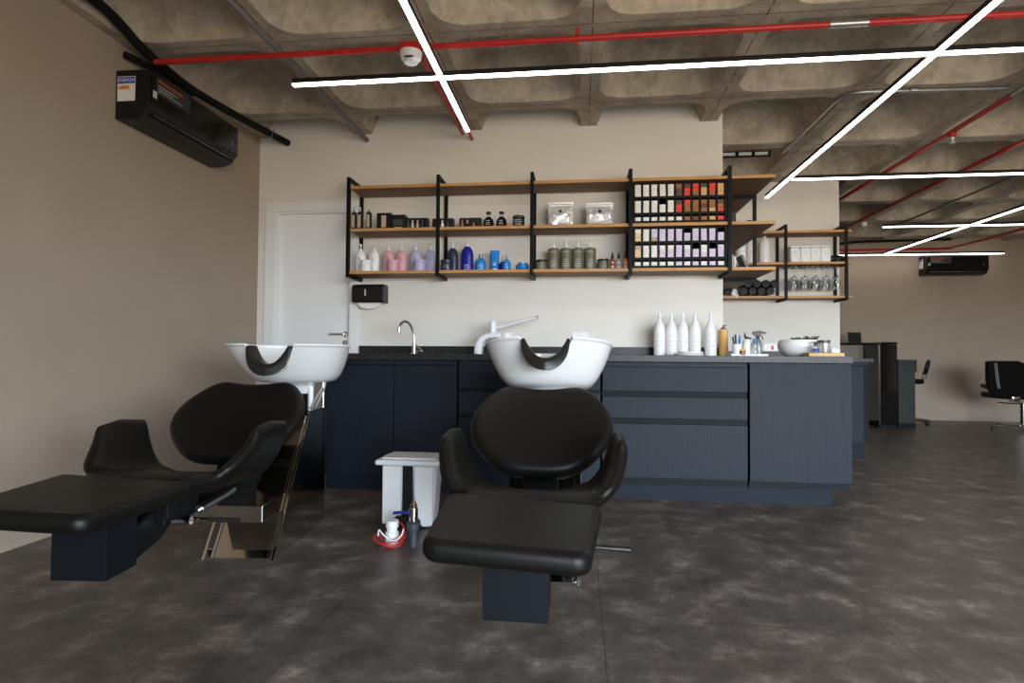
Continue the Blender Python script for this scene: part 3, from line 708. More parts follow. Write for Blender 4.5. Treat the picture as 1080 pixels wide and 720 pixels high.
# ------------------------------------------------------------------ smaller shelf contents
zz = Z2[1]+TH
base = None
for i, p in enumerate((781.5,792.8,806.5)):
    loc = (ax(p,5.85),5.85,zz); lab = f'white pointed bottle on the smaller shelf, {ORD[i+1]} from the wall corner'
    if base is None: base = bottle('shampoo_bottle', lab, 'bottle', loc, [(.044,0),(.048,.004),(.048,.165),(.043,.20),(.030,.235),(.014,.262),(.008,.27)], 'white_plastic', (), mark=print_lines(((.17,.05),(.12,.06),(.06,.055)),-.0486,'paper_grey',.003), group='white pointed bottles on the smaller shelf')
    else: dup(base, loc, 0, lab)
base = None
for i, p in enumerate((837.3,848,858.7,869.3)):
    loc = (ax(p,5.84),5.84,zz); lab = f'white rounded canister on the smaller shelf, {ORD[i+1]} from the left in the row of four'
    if base is None:
        base = thing('canister', lab, 'canister', loc, 0, 'white canisters')
        b = B(); box(b,-.0465,.0465,-.045,.045,0,.145,.018,4); link('body', b, 'white_plastic', base)
        b = B(); box(b,-.046,.046,-.043,.043,.1455,.162,.006,2); link('lid', b, 'white_plastic', base)
        for z, w in ((.11,.05),(.09,.03),(.075,.05)):
            b = B(); box(b,-w/2,w/2,-.0458,-.045,z,z+.003); link('print_line', b, 'paper_grey', base, False)
    else: dup(base, loc, 0, lab)
t = thing('hair_dryer','black hair dryer lying on the right end of the smaller shelf','hair dryer',(ax(884,5.85),5.85,zz))
b = B(); lathe(b,[(.020,-.075),(.034,-.07),(.038,-.03),(.036,.01),(.030,.05),(.026,.075)],(0,0,.0385),18,mtx=Matrix.Rotation(PI/2,3,'Y')); link('barrel', b, 'black_plastic', t)
b = B(); tube(b,[(-.04,-.03,.02),(-.035,-.09,.018)],.017,12); link('handle', b, 'black_plastic', t)
base = None
gp = [(.0335,0),(.034,.001),(.010,.004),(.0045,.010),(.0035,.05),(.0035,.085),(.012,.095),(.030,.115),(.036,.145),(.034,.19),(.031,.215),(.0300,.215),(.033,.19),(.035,.145),(.029,.116),(.011,.098),(.001,.0965)]
n = 0
for r_ in range(2):
    for k in range(5):
        loc = (2.028+k*.096+(.0 if r_==0 else .012), 5.80+r_*.10, 1.7745)
        lab = f'wine glass hanging upside down, {("front","back")[r_]} row, {ORD[k+1]} from the left frame'
        if base is None:
            base = thing('wine_glass', lab, 'glass', loc, 0, 'hanging wine glasses')
            b = B(); lathe(b, [(r0,-z0) for r0, z0 in gp], seg=20); link('glass_body', b, 'glass', base)
        else: dup(base, loc, 0, lab)
# wine bottles lying on the lower board of the smaller shelf
wp = [(.010,0),(.034,.001),(.0375,.006),(.0375,.19),(.032,.215),(.018,.235),(.0145,.245),(.0145,.29),(.016,.292),(.016,.305)]
base = None; zw = Z2[0]+TH+.0378
spots = [(1.52,0),(1.60,0),(1.68,0),(1.76,0),(1.56,1),(1.64,1),(1.72,1),(1.80,1)]
for i, (x, lv) in enumerate(spots):
    loc = (x+.01, 5.665, zw+lv*.068); k = [q for q in spots if q[1]==lv].index((x,lv))+1
    lab = f'dark wine bottle lying on the smaller shelf, {("lower","upper")[lv]} layer, {ORD[k]} from the left'
    if base is None:
        base = thing('wine_bottle', lab, 'wine bottle', loc, 0, 'wine bottles lying on the smaller shelf'); R90 = Matrix.Rotation(-PI/2,3,'X')
        b = B(); lathe(b, wp[:8], seg=20, mtx=R90); link('bottle_body', b, 'wine_glass_bottle', base)
        b = B(); lathe(b, [(.0150,.25),(.0152,.251),(.0165,.293),(.0165,.306)], seg=16, mtx=R90); link('capsule', b, 'black_plastic', base)
    else: dup(base, loc, 0, lab)
t = thing('price_tag','white paper tag hanging over the edge by the wine bottles','tag',(1.485,5.744,1.535))
b = B(); box(b,-.032,.032,-.002,.0,-.05,.012,mtx=Matrix.Rotation(.5,4,'Y')); link('card', b, 'paper', t, False)
b = B(); tube(b,[(.012,-.001,.008),(.03,.03,.02),(.04,.06,.025)],.0012,6); link('string', b, 'ink', t)
b = B(); tube(b,[(1.40,5.80,1.53),(1.36,5.80,1.512)],[.037,.037],14); 
t = thing('wine_bottle','dark wine bottle lying sideways behind the white tag on the smaller shelf','wine bottle',(1.14,5.80,zw)); b.free()
b = B(); lathe(b, wp[:8], seg=20, mtx=Matrix.Rotation(PI/2,3,'Y')); link('bottle_body', b, 'wine_glass_bottle', t)
b = B(); lathe(b, [(.0150,.25),(.0152,.251),(.0165,.293),(.0165,.306)], seg=16, mtx=Matrix.Rotation(PI/2,3,'Y')); link('capsule', b, 'black_plastic', t)

# ------------------------------------------------------------------ on the counter and the wall
CT = .9137
t = thing('tap','chrome gooseneck tap at the left of the worktop','tap',(-1.196,4.12,CT))
b = B(); lathe(b,[(.026,0),(.026,.008),(.016,.012),(.015,.075),(.011,.08)],seg=18); link('base', b, 'chrome', t)
b = B(); tube(b,[(0,0,.07),(-.004,0,.13),(-.012,-.01,.185),(-.035,-.03,.228),(-.062,-.05,.235),(-.085,-.068,.215),(-.092,-.074,.178)],.0095,12,2); link('spout', b, 'chrome', t)
b = B(); lathe(b,[(.013,0),(.013,.03)],(-.092,-.074,.158),14); link('aerator', b, 'chrome', t)
b = B(); tube(b,[(.014,0,.065),(.05,-.005,.028),(.06,-.006,.018)],[.006,.005,.007],10); tube(b,[(.014,0,.016),(.058,-.006,.018)],.005,8); link('lever', b, 'chrome', t)
# white electric tap
t = thing('electric_tap','white electric tap with raised swivel spout behind the centre basin','tap',(-.60,4.16,CT+.003))
b = B(); rings = []
path = [(-.13,0,0),(-.125,0,.06),(-.105,0,.105),(-.06,0,.130),(.01,0,.135),(.07,0,.125)]
wd = [(.030,.045),(.030,.045),(.027,.043),(.022,.040),(.022,.038),(.030,.036)]
for i,(p,(w_,d_)) in enumerate(zip(path,wd)):
    a = Vector(path[min(i+1,5)])-Vector(path[max(i-1,0)]); a.normalize(); nrm = Vector((a.z,0,-a.x))
    rings.append([Vector(p)+nrm*(w_*math.copysign(abs(math.cos(q))**.6,math.cos(q)))+Vector((0,1,0))*(d_*math.copysign(abs(math.sin(q))**.6,math.sin(q))) for q in [2*PI*k/20 for k in range(20)]])
loft(b, rings); link('housing', b, 'white_plastic', t)
b = B(); lathe(b,[(.045,.065),(.052,.07),(.052,.135),(.046,.15)],(.075,0,0),22); link('heater_drum', b, 'white_plastic', t)
b = B(); lathe(b,[(.026,.12),(.026,.235),(.022,.24)],(-.025,0,0),18); link('swivel_post', b, 'white_plastic', t)
b = B(); tube(b,[(-.02,0,.185),(.06,-.015,.202),(.29,-.06,.258),(.31,-.064,.262)],[.013,.0125,.0125,.014],12); link('spout', b, 'white_plastic', t)
b = B(); box(b,.296,.306,-.078,-.074,.256,.268); link('nozzle', b, 'ink', t)
# sockets
def socket(label, x, y, z, red):
    t = thing('wall_socket', label, 'socket', (x,y,z), 0, 'white wall sockets')
    b = B(); box(b,-.062,.062,-.010,-.0005,-.039,.039,.003); link('plate', b, 'white_plastic', t)
    for s in (-.024,.024):
        if red and s > 0:
            b = B(); box(b,s-.018,s+.008,-.015,-.0102,-.022,.02,.001); link('switch', b, 'switch_red', t)
        else:
            b = B()
            for q in ((-.006,.006),(.006,.006),(0,-.006)): lathe(b,[(.0022,0),(.0022,.0008)],(s+q[0],-.0102,q[1]),8,mtx=Matrix.Rotation(PI/2,3,'X'))
            link('pin_holes', b, 'ink', t)
socket('white double wall socket above the centre basin rim', .0, WY, 1.045, False)
socket('white wall socket with red switch beside the round bowl', 1.868, 6.0, 1.005, True)
# paper dispenser
t = thing('towel_dispenser','black paper towel dispenser on the wall beside the white door','dispenser',(-1.615,WY,1.375))
b = B(); prism(b,[(-.0005,-.07),(-.11,-.07),(-.125,-.055),(-.125,.05),(-.105,.07),(-.0005,.07)],'x',-.125,.125,.006); link('cover', b, 'black_plastic', t)
b = B(); box(b,-.022,-.011,-.1275,-.125,-.02,.03); link('window', b, 'paper_grey', t)
b = B(); prism(b,[(-.10,0),(.095,0),(.07,-.025),(.03,-.042),(-.03,-.046),(-.075,-.034)],'y',-.075,-.070); p = link('paper_towel', b, 'paper', t, False); p.location = (0,0,-.070)
# five white bottles
base = None
for i, p in enumerate((695.5,708,720,733,749.5)):
    loc = (ax(p,4.2,375),4.2,CT)
    lab = f'tall white tapered bottle on the counter, {ORD[i+1]} from the left of five'
    if base is None:
        base = bottle('shampoo_bottle', lab, 'bottle', loc, [(.038,0),(.0400,.003),(.0400,.165),(.037,.195),(.026,.225),(.014,.248),(.010,.256),(.0095,.268)], 'white_plastic',
            [('cap','white_plastic',lambda b: lathe(b,[(.0105,.268),(.011,.27),(.010,.297),(.008,.30)],seg=14))], mark=print_lines(((.148,.03),(.132,.045),(.10,.05),(.096,.04),(.07,.045),(.066,.03)),-.042,'paper_grey',.0022), group='white bottles on the counter')
    else: dup(base, loc, 0, lab)
for i, (r_, px) in enumerate(((.096,727),(.082,728.5))):
    b = B(); lathe(b,[(r_*.86,0),(r_*.97,.002),(r_,.011),(r_*.97,.013),(r_*.6,.0125)],seg=28); o = tag(link('plate', b, 'white_plastic'), ('larger white plate under another in front of the five bottles','smaller white plate lying on top of the larger one')[i], 'plate', 'white plates'); o.location = (ax(px,4.0,375),4.0,CT+.0132*i+.0002)
# tray with sprays
b = B(); t = thing('tray','shallow white tray holding the spray bottles','tray',(1.135,4.12,CT))
box(b,-.12,.12,-.05,.06,.0,.006,.001)
for q in ((-.12,.12,-.05,-.046),(-.12,.12,.056,.06),(-.12,-.116,-.046,.056),(.116,.12,-.046,.056)): box(b,q[0],q[1],q[2],q[3],.006,.014)
link('tray_body', b, 'white_plastic', t, False)
TZ = CT+.0065
def simple(name, label, cat, x, y, z, prof, m, parts=(), **k): return bottle(name, label, cat, (x,y,z), prof, m, parts, **k)
simple('aerosol_can','tall amber aerosol can with black cap at the end of the pale wall','can',1.012,4.27,CT,[(.030,0),(.032,.003),(.032,.175),(.024,.19)],'carton_tan',[('cap','black_plastic',lambda b: (lathe(b,[(.018,.19),(.018,.20),(.006,.202),(.006,.215)],seg=12), box(b,-.004,.022,-.004,.004,.212,.219)))])
simple('brush_cup','white cup with dark and blue brushes on the tray','cup',1.062,4.11,TZ,[(.024,0),(.027,.002),(.030,.075),(.0275,.075),(.025,.006)],'white_plastic',
       [('brush','ink',lambda b: (tube(b,[(-.008,0,.008),(-.026,0,.125)],.006,8), tube(b,[(.0,.01,.008),(-.006,.012,.14)],.006,8))),('brush','azure',lambda b: tube(b,[(.01,0,.008),(.018,0,.10),(.02,0,.135)],[.004,.008,.004],8))])
simple('small_jar','small amber jar on the white tray','jar',1.092,4.085,TZ,[(.018,0),(.02,.002),(.02,.024),(.017,.028)],'amber',[('lid','carton_tan',lambda b: lathe(b,[(.019,.028),(.019,.038)],seg=16))])
def trig(h, m='black_plastic', s=1):
    def f(b):
        lathe(b,[(.012,h),(.012,h+.014),(.008,h+.018)],seg=12)
        prism(b,[(-.018,h+.018),(.012,h+.018),(.020,h+.03),(.052*s,h+.034),(.054*s,h+.044),(.01,h+.055),(-.03,h+.048),(-.036,h+.036)],'y',-.011,.011,.002)
        prism(b,[(.016,h+.024),(.026,h+.024),(.040,h-.006),(.034,h-.008)],'y',-.005,.005,.001)
    return [('trigger_head', m, f)]
simple('spray_bottle','frosted white spray bottle with dark pointed nozzle on the tray','bottle',1.130,4.12,TZ,[(.026,0),(.028,.003),(.028,.085),(.022,.102),(.011,.11)],'white_matte',[('nozzle','ink',lambda b: (lathe(b,[(.013,.11),(.013,.122),(.004,.125)],seg=12), tube(b,[(-.010,0,.12),(-.014,0,.155)],[.008,.003],8), tube(b,[(.0,0,.123),(.03,0,.112)],.005,8)))])
simple('spray_bottle','clear spray bottle with blue collar on the tray','bottle',1.172,4.09,TZ,[(.020,0),(.022,.003),(.022,.07),(.016,.085),(.009,.092)],'clear',[('collar','azure',lambda b: lathe(b,[(.012,.092),(.012,.108),(.006,.112)],seg=12))])
simple('spray_bottle','clear trigger spray bottle with black head at the right of the tray','bottle',1.205,4.13,TZ,[(.026,0),(.028,.003),(.028,.075),(.022,.10),(.011,.112)],'clear',trig(.112))
# bowl with succulents
t = thing('planter_bowl','round glossy white bowl with small dried succulents on the counter','planter',(1.462,4.08,CT))
b = B(); lathe(b,[(.082,0),(.096,.002),(.124,.027),(.138,.062),(.137,.090),(.126,.108),(.118,.1105),(.113,.106),(.120,.090),(.02,.089)],seg=40); link('bowl', b, 'porcelain', t)
b = B(); lathe(b,[(.117,.091),(.117,.0925),(.06,.099),(.01,.103)],seg=30); link('soil', b, 'leaf', t)
for cx, cy, n_, s in ((-.05,-.05,7,.8),(.005,-.03,9,1.0),(.06,-.045,11,1.25)):
    b = B()
    for k in range(n_):
        a = 2*PI*k/n_+.3; L_ = .034*s*(1+.2*random.random()); up = .018+.014*random.random()
        tube(b,[(cx,cy,.097),(cx+L_*.6*math.cos(a),cy+L_*.6*math.sin(a),.103+up*.5),(cx+L_*math.cos(a),cy+L_*math.sin(a),.103+up*s)],[.005,.0055,.001],6)
    link('succulent', b, 'leaf', t)
# wooden board with toiletries
b = B(); box(b,-.105,.105,-.05,.05,0,.022,.003); o = tag(link('wooden_board', b, 'tray_wood'), 'pale wooden board under the toiletries at the counter end', 'board'); o.location = (1.52,3.855,CT)
WZ = CT+.0225
simple('toiletry_bottle','small dark-capped bottle with blue label on the wooden board','bottle',1.475,3.86,WZ,[(.013,0),(.015,.002),(.015,.04),(.008,.048)],'clear',[('cap','ink',lambda b: lathe(b,[(.010,.048),(.010,.066),(.008,.068)],seg=12)),('label','sticker_blue',lambda b: lathe(b,[(.0155,.008),(.0155,.028)],seg=14,cap0=False,cap1=False))])
simple('glass_jar','clear square jar with dark lid on the wooden board','jar',1.530,3.875,WZ,[(.034,0),(.036,.002),(.036,.06),(.033,.064)],'clear',[('lid','smoke',lambda b: lathe(b,[(.037,.064),(.038,.066),(.038,.078),(.036,.08)],seg=18))])
simple('small_pot','small white pot beside the clear jar on the wooden board','pot',1.575,3.845,WZ,[(.016,0),(.019,.002),(.021,.026),(.019,.028)],'white_plastic',())
simple('small_pot','small white pot at the right end of the wooden board','pot',1.605,3.865,WZ,[(.014,0),(.017,.002),(.018,.020),(.016,.022)],'white_plastic',())

# ------------------------------------------------------------------ shampoo chairs
def shampoo_chair(label, loc, rotz, tilt):
    t = thing('shampoo_chair', label, 'shampoo chair', loc, rotz, 'black shampoo chairs with white basins')
    # pedestal: mirror steel, slanting front
    v0, vt, vb, zt = .06, .47, .70, .605
    ped = B()
    prism(ped, [(v0+.025,.0),(vb,.0),(vb,zt),(vt+.025,zt)], 'x', -.146, .146); po = link('pedestal', ped, 'mirror_steel', t, False)
    b = B()
    for s in (-1,1): prism(b, [(v0,0),(vb+.004,0),(vb+.004,zt+.003),(vt,zt+.003)], 'x', *( (.1465,.158) if s>0 else (-.158,-.1465)))
    link('side_plate', b, 'mirror_steel', po, False)
    b = B(); box(b, -.158,.158, vt+.0, vb+.01, zt+.0035, zt+.010); link('top_tray', b, 'gloss_black', po, False)
    b = B()
    for s in (-1,1):
        for u0 in (.1465, .120): prism(b, [(v0-.004,0),(v0+.010,0),(vt+.010,zt+.003),(vt-.004,zt+.003)] if u0 > .13 else [(v0+.020,0),(v0+.030,0),(vt+.030,zt),(vt+.020,zt)], 'x', *((u0,u0+.013) if s>0 else (-u0-.013,-u0)), .0015)
    e_ = link('edge_trim', b, 'chrome', po, True, 30); e_['label'] = 'bright chrome edge strips'
    # bracket carrying the seat
    b = B(); box(b, -.145,.145,-.03,.34,.188,.260,.002); link('seat_bracket', b, 'mirror_steel', t, False)
    b = B(); box(b, -.06,.06,-.02,.10,.260,.38); box(b,-.08,.08,-.60,.10,.338,.366,.004); box(b,-.10,.10,-.62,-.44,.366,.430,.003)
    prism(b, [(-.03,.37),(.07,.37),(.20,.555),(.20,.63),(.15,.63)], 'x', -.07, .07, .004); link('seat_frame', b, 'black_metal', t, False)
    # seat with wing arms: one shell
    def sm(x): x = max(0,min(1,x)); return x*x*(3-2*x)
    NS, NT = 33, 13
    def pt(i, j):
        q = -1+2*i/(NS-1); sg = 1 if q >= 0 else -1; a = abs(q); t_ = j/(NT-1)
        wing = sm((a-.40)/.52)
        vf = -.668 + .13*sm((a-.38)/.24) + .125*sm((a-.66)/.34); vr = -.175 + .02*wing
        v = vf+(vr-vf)*t_
        z0 = .484 - .084*sm((v+.62)/.46)
        bowl = .035*sm((v+.5)/.3)
        if a < .45: u = a/.45*.175; z = z0 + bowl*(u/.175)**2
        else:
            k = (a-.45)/.55; an = math.radians(80)*k
            u = .175+.112*math.sin(an)/math.sin(math.radians(80))
            zt_ = .652 - .03*abs(t_-.45)
            zl = z0+bowl*(1+.8*k); z = zl + (zt_-zl)*(1-math.cos(an))/(1-math.cos(math.radians(80)))
        return Vector((sg*u, v, z))
    G = [[pt(i,j) for j in range(NT)] for i in range(NS)]
    b = B(); U, D_ = [], []
    for i in range(NS):
        ru, rd = [], []
        for j in range(NT):
            du = G[min(i+1,NS-1)][j]-G[max(i-1,0)][j]; dv = G[i][min(j+1,NT-1)]-G[i][max(j-1,0)]
            n_ = du.cross(dv).normalized()
            if n_.z < 0 and abs(G[i][j].x) < .1: n_ = -n_
            e = min(i, NS-1-i, j, NT-1-j); th = .056*(.45 if e == 0 else .86 if e == 1 else 1)
            ru.append(b.verts.new(G[i][j]+n_*th*.5)); rd.append(b.verts.new(G[i][j]-n_*th*.5))
        U.append(ru); D_.append(rd)
    for i in range(NS-1):
        for j in range(NT-1):
            b.faces.new((U[i][j],U[i+1][j],U[i+1][j+1],U[i][j+1])); b.faces.new((D_[i][j],D_[i][j+1],D_[i+1][j+1],D_[i+1][j]))
    for i in range(NS-1):
        for j in (0, NT-1): b.faces.new((U[i][j],U[i+1][j],D_[i+1][j],D_[i][j]))
    for j in range(NT-1):
        for i in (0, NS-1): b.faces.new((U[i][j],U[i][j+1],D_[i][j+1],D_[i][j]))
    o = link('seat', b, 'leather', t, True, 80, False)
    md = o.modifiers.new('sub','SUBSURF'); md.levels = 1; md.render_levels = 2
    # backrest cushion
    half = [(0,0),(.06,.000),(.11,.006),(.16,.030),(.205,.072),(.25,.125),(.278,.18),(.287,.235),(.281,.29),(.262,.345),(.235,.395),(.205,.437),(.175,.463),(.145,.472),(.11,.468),(.06,.458),(0,.455)]
    out = half + [(-x,y) for x,y in half[-2:0:-1]]
    cb, ct = Vector((0,-.125,.455)), Vector((0,.235,.750)); e2 = (ct-cb)/.472; nrm = Vector((0,-e2.z,e2.y)).normalized()
    if nrm.y > 0: nrm = -nrm
    ctr = Vector((0,.24))
    def ring(k, h):
        R = []
        for x, y in out:
            p = ctr+(Vector((x,y))-ctr)*k
            bow = .015*(p.x/.287)**2
            R.append(cb + e2*p.y + Vector((p.x,0,0)) + nrm*(h+bow))
        return R
    lv = [(.02,-.035),(.5,-.035),(.86,-.034),(.95,-.028),(.985,-.012),(1.0,.005),(.992,.020),(.965,.033),(.92,.041),(.84,.046),(.7,.050),(.45,.053),(.2,.054),(.02,.054)]
    b = B(); loft(b, [ring(k,h) for k,h in lv]); o = link('backrest', b, 'leather', t, True, 80, False)
    md = o.modifiers.new('sub','SUBSURF'); md.levels = 1; md.render_levels = 1
    # leg rest
    b = B(); pts = [(-.176,-1.085),(.176,-1.085),(.214,-.665),(-.214,-.665)]
    tmp = B(); prism(tmp, pts, 'z', .460, .512)
    bmesh.ops.bevel(tmp, geom=[e for e in tmp.edges if abs(e.verts[0].co.z-e.verts[1].co.z) > .01], offset=.035, segments=5, affect='EDGES', profile=.5)
    bmesh.ops.bevel(tmp, geom=[e for e in tmp.edges if abs(e.verts[0].co.z-e.verts[1].co.z) < .001 and len(e.link_faces)==2 and abs(e.link_faces[0].normal.dot(e.link_faces[1].normal)) < .5], offset=.022, segments=5, affect='EDGES', profile=.5)
    for v_ in tmp.verts: v_.co.z -= .05*v_.co.x
    merge(b, tmp); o = link('leg_rest', b, 'leather', t, True, 60)
    b = B(); box(b, -.079,.079,-.865,-.735,.262,.447,.002); lo_ = link('foot_block', b, 'block_metal', t, True, 30)
    b = B(); 
    for s in (-1,1): prism(b, [(-.734,.27),(-.60,.30),(-.40,.415),(-.40,.446),(-.56,.44),(-.734,.36)], 'x', *((.055,.066) if s>0 else (-.066,-.055)))
    link('link_arm', b, 'black_metal', t, False)
    # gas spring and lever
    b = B(); tube(b, [(.125,-.48,.362),(.125,-.25,.378)], .015, 12); g = link('gas_spring', b, 'steel', t)
    b = B(); tube(b, [(.125,-.58,.353),(.125,-.48,.362)], .006, 8); lathe(b,[(.014,-.03),(.014,.03)],(.125,-.58,.353),10,mtx=Matrix.Rotation(PI/2,3,'Y')); link('rod', b, 'chrome', g)
    b = B(); tube(b, [(.09,-.555,.352),(.20,-.55,.349)], .006, 8); lv_ = link('lever', b, 'chrome', t)
    b = B(); tube(b, [(.195,-.55,.349),(.300,-.548,.345)], [.007,.0085], 10); link('lever_grip', b, 'black_rubber', lv_)
    # basin
    bt = thing('tmp','x','x'); del bt['label'], bt['category']
    bpy.data.objects.remove(bt)
    A, Bv = .305, .262; vc = .585; ztop = .948
    NN = 96; angs = [2*PI*k/NN for k in range(NN)]
    def shape(th, k):
        c, s = math.cos(th), math.sin(th); n_ = 2.35
        x = A*k*math.copysign(abs(c)**(2/n_), c); y = Bv*k*math.copysign(abs(s)**(2/n_), s); return x, y
    def kz(z):       # size of the bowl at height z below the rim
        tbl = [(-.265,.24),(-.205,.33),(-.20,.52),(-.19,.655),(-.165,.755),(-.12,.845),(-.07,.925),(-.03,.97),(-.0,1.0)]
        for (z0,k0),(z1,k1) in zip(tbl,tbl[1:]):
            if z <= z1: return k0+(k1-k0)*max(0,(z-z0))/(z1-z0)
        return 1
    def shift(z): return .115*min(1,max(0,-z/.20))
    def notch(x, y):
        if y > 0: return 0
        a = abs(x); top, bot = .120, .060
        if a >= top: return 0
        if a <= .02: d_ = 1
        elif a < bot: d_ = 1-.10*((a-.02)/(bot-.02))**2
        else: d_ = .90*(1-((a-bot)/(top-bot)))**.9
        return .130*d_
    # sample angles more densely at the front notch
    angs = sorted([2*PI*k/64 for k in range(64)] + [1.5*PI+x for x in [(-.62+.02*i) for i in range(63)]])
    angs = [a for i,a in enumerate(angs) if i==0 or a-angs[i-1] > .004]
    T = Matrix.Rotation(tilt, 4, 'X')
    def place(x, y, z): 
        p = T @ Vector((x, y, z)); return Vector((p.x, p.y+vc, p.z+ztop))
    def wall(t_, inset, zr_add=0, lip=0):
        R = []
        for th in angs:
            x1, y1 = shape(th, 1); zr = -notch(x1, y1)
            zb_ = -.195
            z = zb_+(zr-zb_)*t_
            k = kz(z)*(1-inset)+lip
            x, y = shape(th, k); R.append(place(x, y+shift(z), z+zr_add))
        return R
    def flat(zv, k, sh=None):
        return [place(shape(th,k)[0], shape(th,k)[1]+shift(zv if sh is None else sh), zv) for th in angs]
    rings = [flat(-.262,.20), flat(-.262,.225), flat(-.255,.24), flat(-.22,.30), flat(-.205,.40), flat(-.2005,.47), wall(0,0)]
    rings += [wall(q,0) for q in (.04,.1,.2,.32,.45,.58,.7,.8,.88,.93,.96)]
    rings += [wall(.965,0,0,.012), wall(.985,0,0,.020), wall(1.0,0,0,.020), wall(1.0,0,.006,.012), wall(1.0,.045,.006,0), wall(1.0,.06,0,0)]
    rings += [wall(q,.065,0,0) for q in (.9,.7,.5,.3,.15,.05)]
    rings += [flat(-.185,.40), flat(-.187,.15), flat(-.188,.02)]
    b = B(); loft(b, rings); bo = link('basin', b, 'porcelain', t, True, 50)
    # neck rest
    b = B(); rings = []
    us = [-.098+.196*i/24 for i in range(25)]
    for u in us:
        q = abs(u)/.098
        zc = -.108+.100*q**2.4+.004
        yc = -Bv*(1-.10*q*q)+.02
        th = .016; R = []
        slope = .10*2.4*q**1.4/.098*(1 if u>0 else -1); nn = Vector((-slope,0,1)).normalized()
        wv = .064-.016*q
        for (dy, dn) in ((-wv*.95,-.046),(-wv*1.0,-.014),(-wv*.9,.004),(-wv*.4,.011),(0,.012),(wv*.5,.010),(wv,.004),(wv,-.004),(0,-.004),(-wv*.45,-.016),(-wv*.60,-.046)):
            e = 1-.75*q**3
            p = Vector((u, yc+dy, zc))+nn*dn*e
            R.append(place(p.x, p.y, p.z))
        rings.append(R)
    loft(b, rings); link('neck_rest', b, 'black_rubber', bo, True, 70)
    # support under the basin, drain and hoses
    b = B(); box(b, -.06,.065,vc+.02,vc+.10,.6155,.69); link('basin_support', b, 'black_metal', t, False)
    b = B(); tube(b,[(.088,vc+.085,.616),(.088,vc+.085,.73)],.014,12); link('drain_pipe', b, 'white_plastic', t)
    b = B()
    for dx in (0,.022): tube(b,[(.10+dx,vc+.06,.616),(.115+dx,vc+.08,.66),(.145+dx*.6,vc+.10,.72),(.15+dx*.6,vc+.10,.77)],.0055,8,1)
    link('hose', b, 'grey_hose', t)
    b = B(); tube(b,[(.152,vc+.10,.6155),(.152,vc+.10,.79)],.005,8); link('stay_rod', b, 'chrome', t)
    return t
shampoo_chair('black shampoo chair with white basin, in front of the left wall and door', (-1.478,2.355,0), math.radians(5.6), 0.0)
shampoo_chair('black shampoo chair with white basin, in the centre before the counter', (-.152,2.27,0), 0.0, math.radians(-8.5))

# ------------------------------------------------------------------ bin and valve
t = thing('waste_bin','white plastic pedal bin with black front strip beside the centre shampoo chair','bin',(-.885,3.08,0))
b = B(); rings = []
for z, w, d in ((.012,.125,.075),(.03,.130,.078),(.32,.150,.092),(.328,.150,.092)):
    rings.append([(w*math.copysign(abs(math.cos(a))**.35,math.cos(a)), d*math.copysign(abs(math.sin(a))**.35,math.sin(a))-.03, z) for a in [2*PI*k/48 for k in range(48)]])
loft(b, rings); link('body', b, 'white_plastic', t)
b = B(); box(b,-.172,.172,-.145,.085,.329,.357,.010,3); box(b,-.14,.15,-.12,.07,.3571,.368,.005,2); link('lid', b, 'white_plastic', t)
b = B()
for s in (-1,1): box(b, s*.085-.05+.0, s*.085+.05, -.134, -.108, .025, .327, .010, 3)
link('side_rib', b, 'white_plastic', t)
b = B(); prism(b,[(-.028,.03),(.028,.03),(.028,.328),(-.028,.328)],'y',-.128,-.112,.003); link('pedal_strip', b, 'black_plastic', t)
b = B(); prism(b,[(-.075,.0),(.075,.0),(.075,.05),(.05,.075),(-.05,.075),(-.075,.05)],'y',-.150,-.105,.004); link('pedal', b, 'black_plastic', t)
t = thing('pipe_valve','grey plastic pipe valve with blue lever standing before the bin','valve',(-.775,2.69,0))
t.scale = (.9,.9,.88)
b = B(); lathe(b,[(.015,0),(.018,.002),(.020,.085),(.031,.09),(.034,.10),(.034,.128),(.026,.134)],seg=18); link('coupling', b, 'valve_grey', t)
b = B(); lathe(b,[(.020,.134),(.022,.14),(.023,.205),(.019,.212)],seg=18); link('valve_body', b, 'chrome', t)
b = B(); lathe(b,[(.018,.212),(.019,.226),(.013,.23),(.013,.24)],seg=14); link('thread', b, 'brass', t)
b = B(); tube(b,[(-.018,-.01,.182),(-.05,-.012,.186),(-.105,-.014,.180)],[.008,.009,.008],10); link('lever', b, 'valve_blue', t)
t = thing('pipe_fitting','white plastic pipe fitting on the floor inside coiled wires','fitting',(-.885,2.71,0))
b = B(); lathe(b,[(.030,0),(.032,.003),(.032,.06),(.025,.065),(.025,.08),(.030,.084),(.030,.115),(.024,.118)],seg=20); link('fitting_body', b, 'white_plastic', t)
b = B()
for k in range(3):
    pts = [(-.895+(.052+.008*k)*math.cos(a)*1.1,2.71+(.05+.006*k)*math.sin(a),.008+.012*k+.010*math.sin(a*2+k)) for a in [2*PI*q/28 for q in range(29)]]
    tube(b, pts, .004, 6)
tube(b,[(-.84,2.69,.03),(-.82,2.71,.07),(-.84,2.72,.10),(-.88,2.755,.10)],.004,6,2)
tag(link('wire_coil', b, 'wire_red'), 'loose red coil of wire around the white fitting on the floor', 'wire')
b = B(); tube(b,[(-.94,2.675,.05),(-.935,2.66,.09),(-.91,2.655,.06),(-.86,2.655,.03),(-.825,2.665,.055),(-.82,2.68,.085)],.0035,6,2)
tag(link('wire_coil', b, 'white_plastic'), 'thin white wire tangled over the red coil on the floor', 'wire')

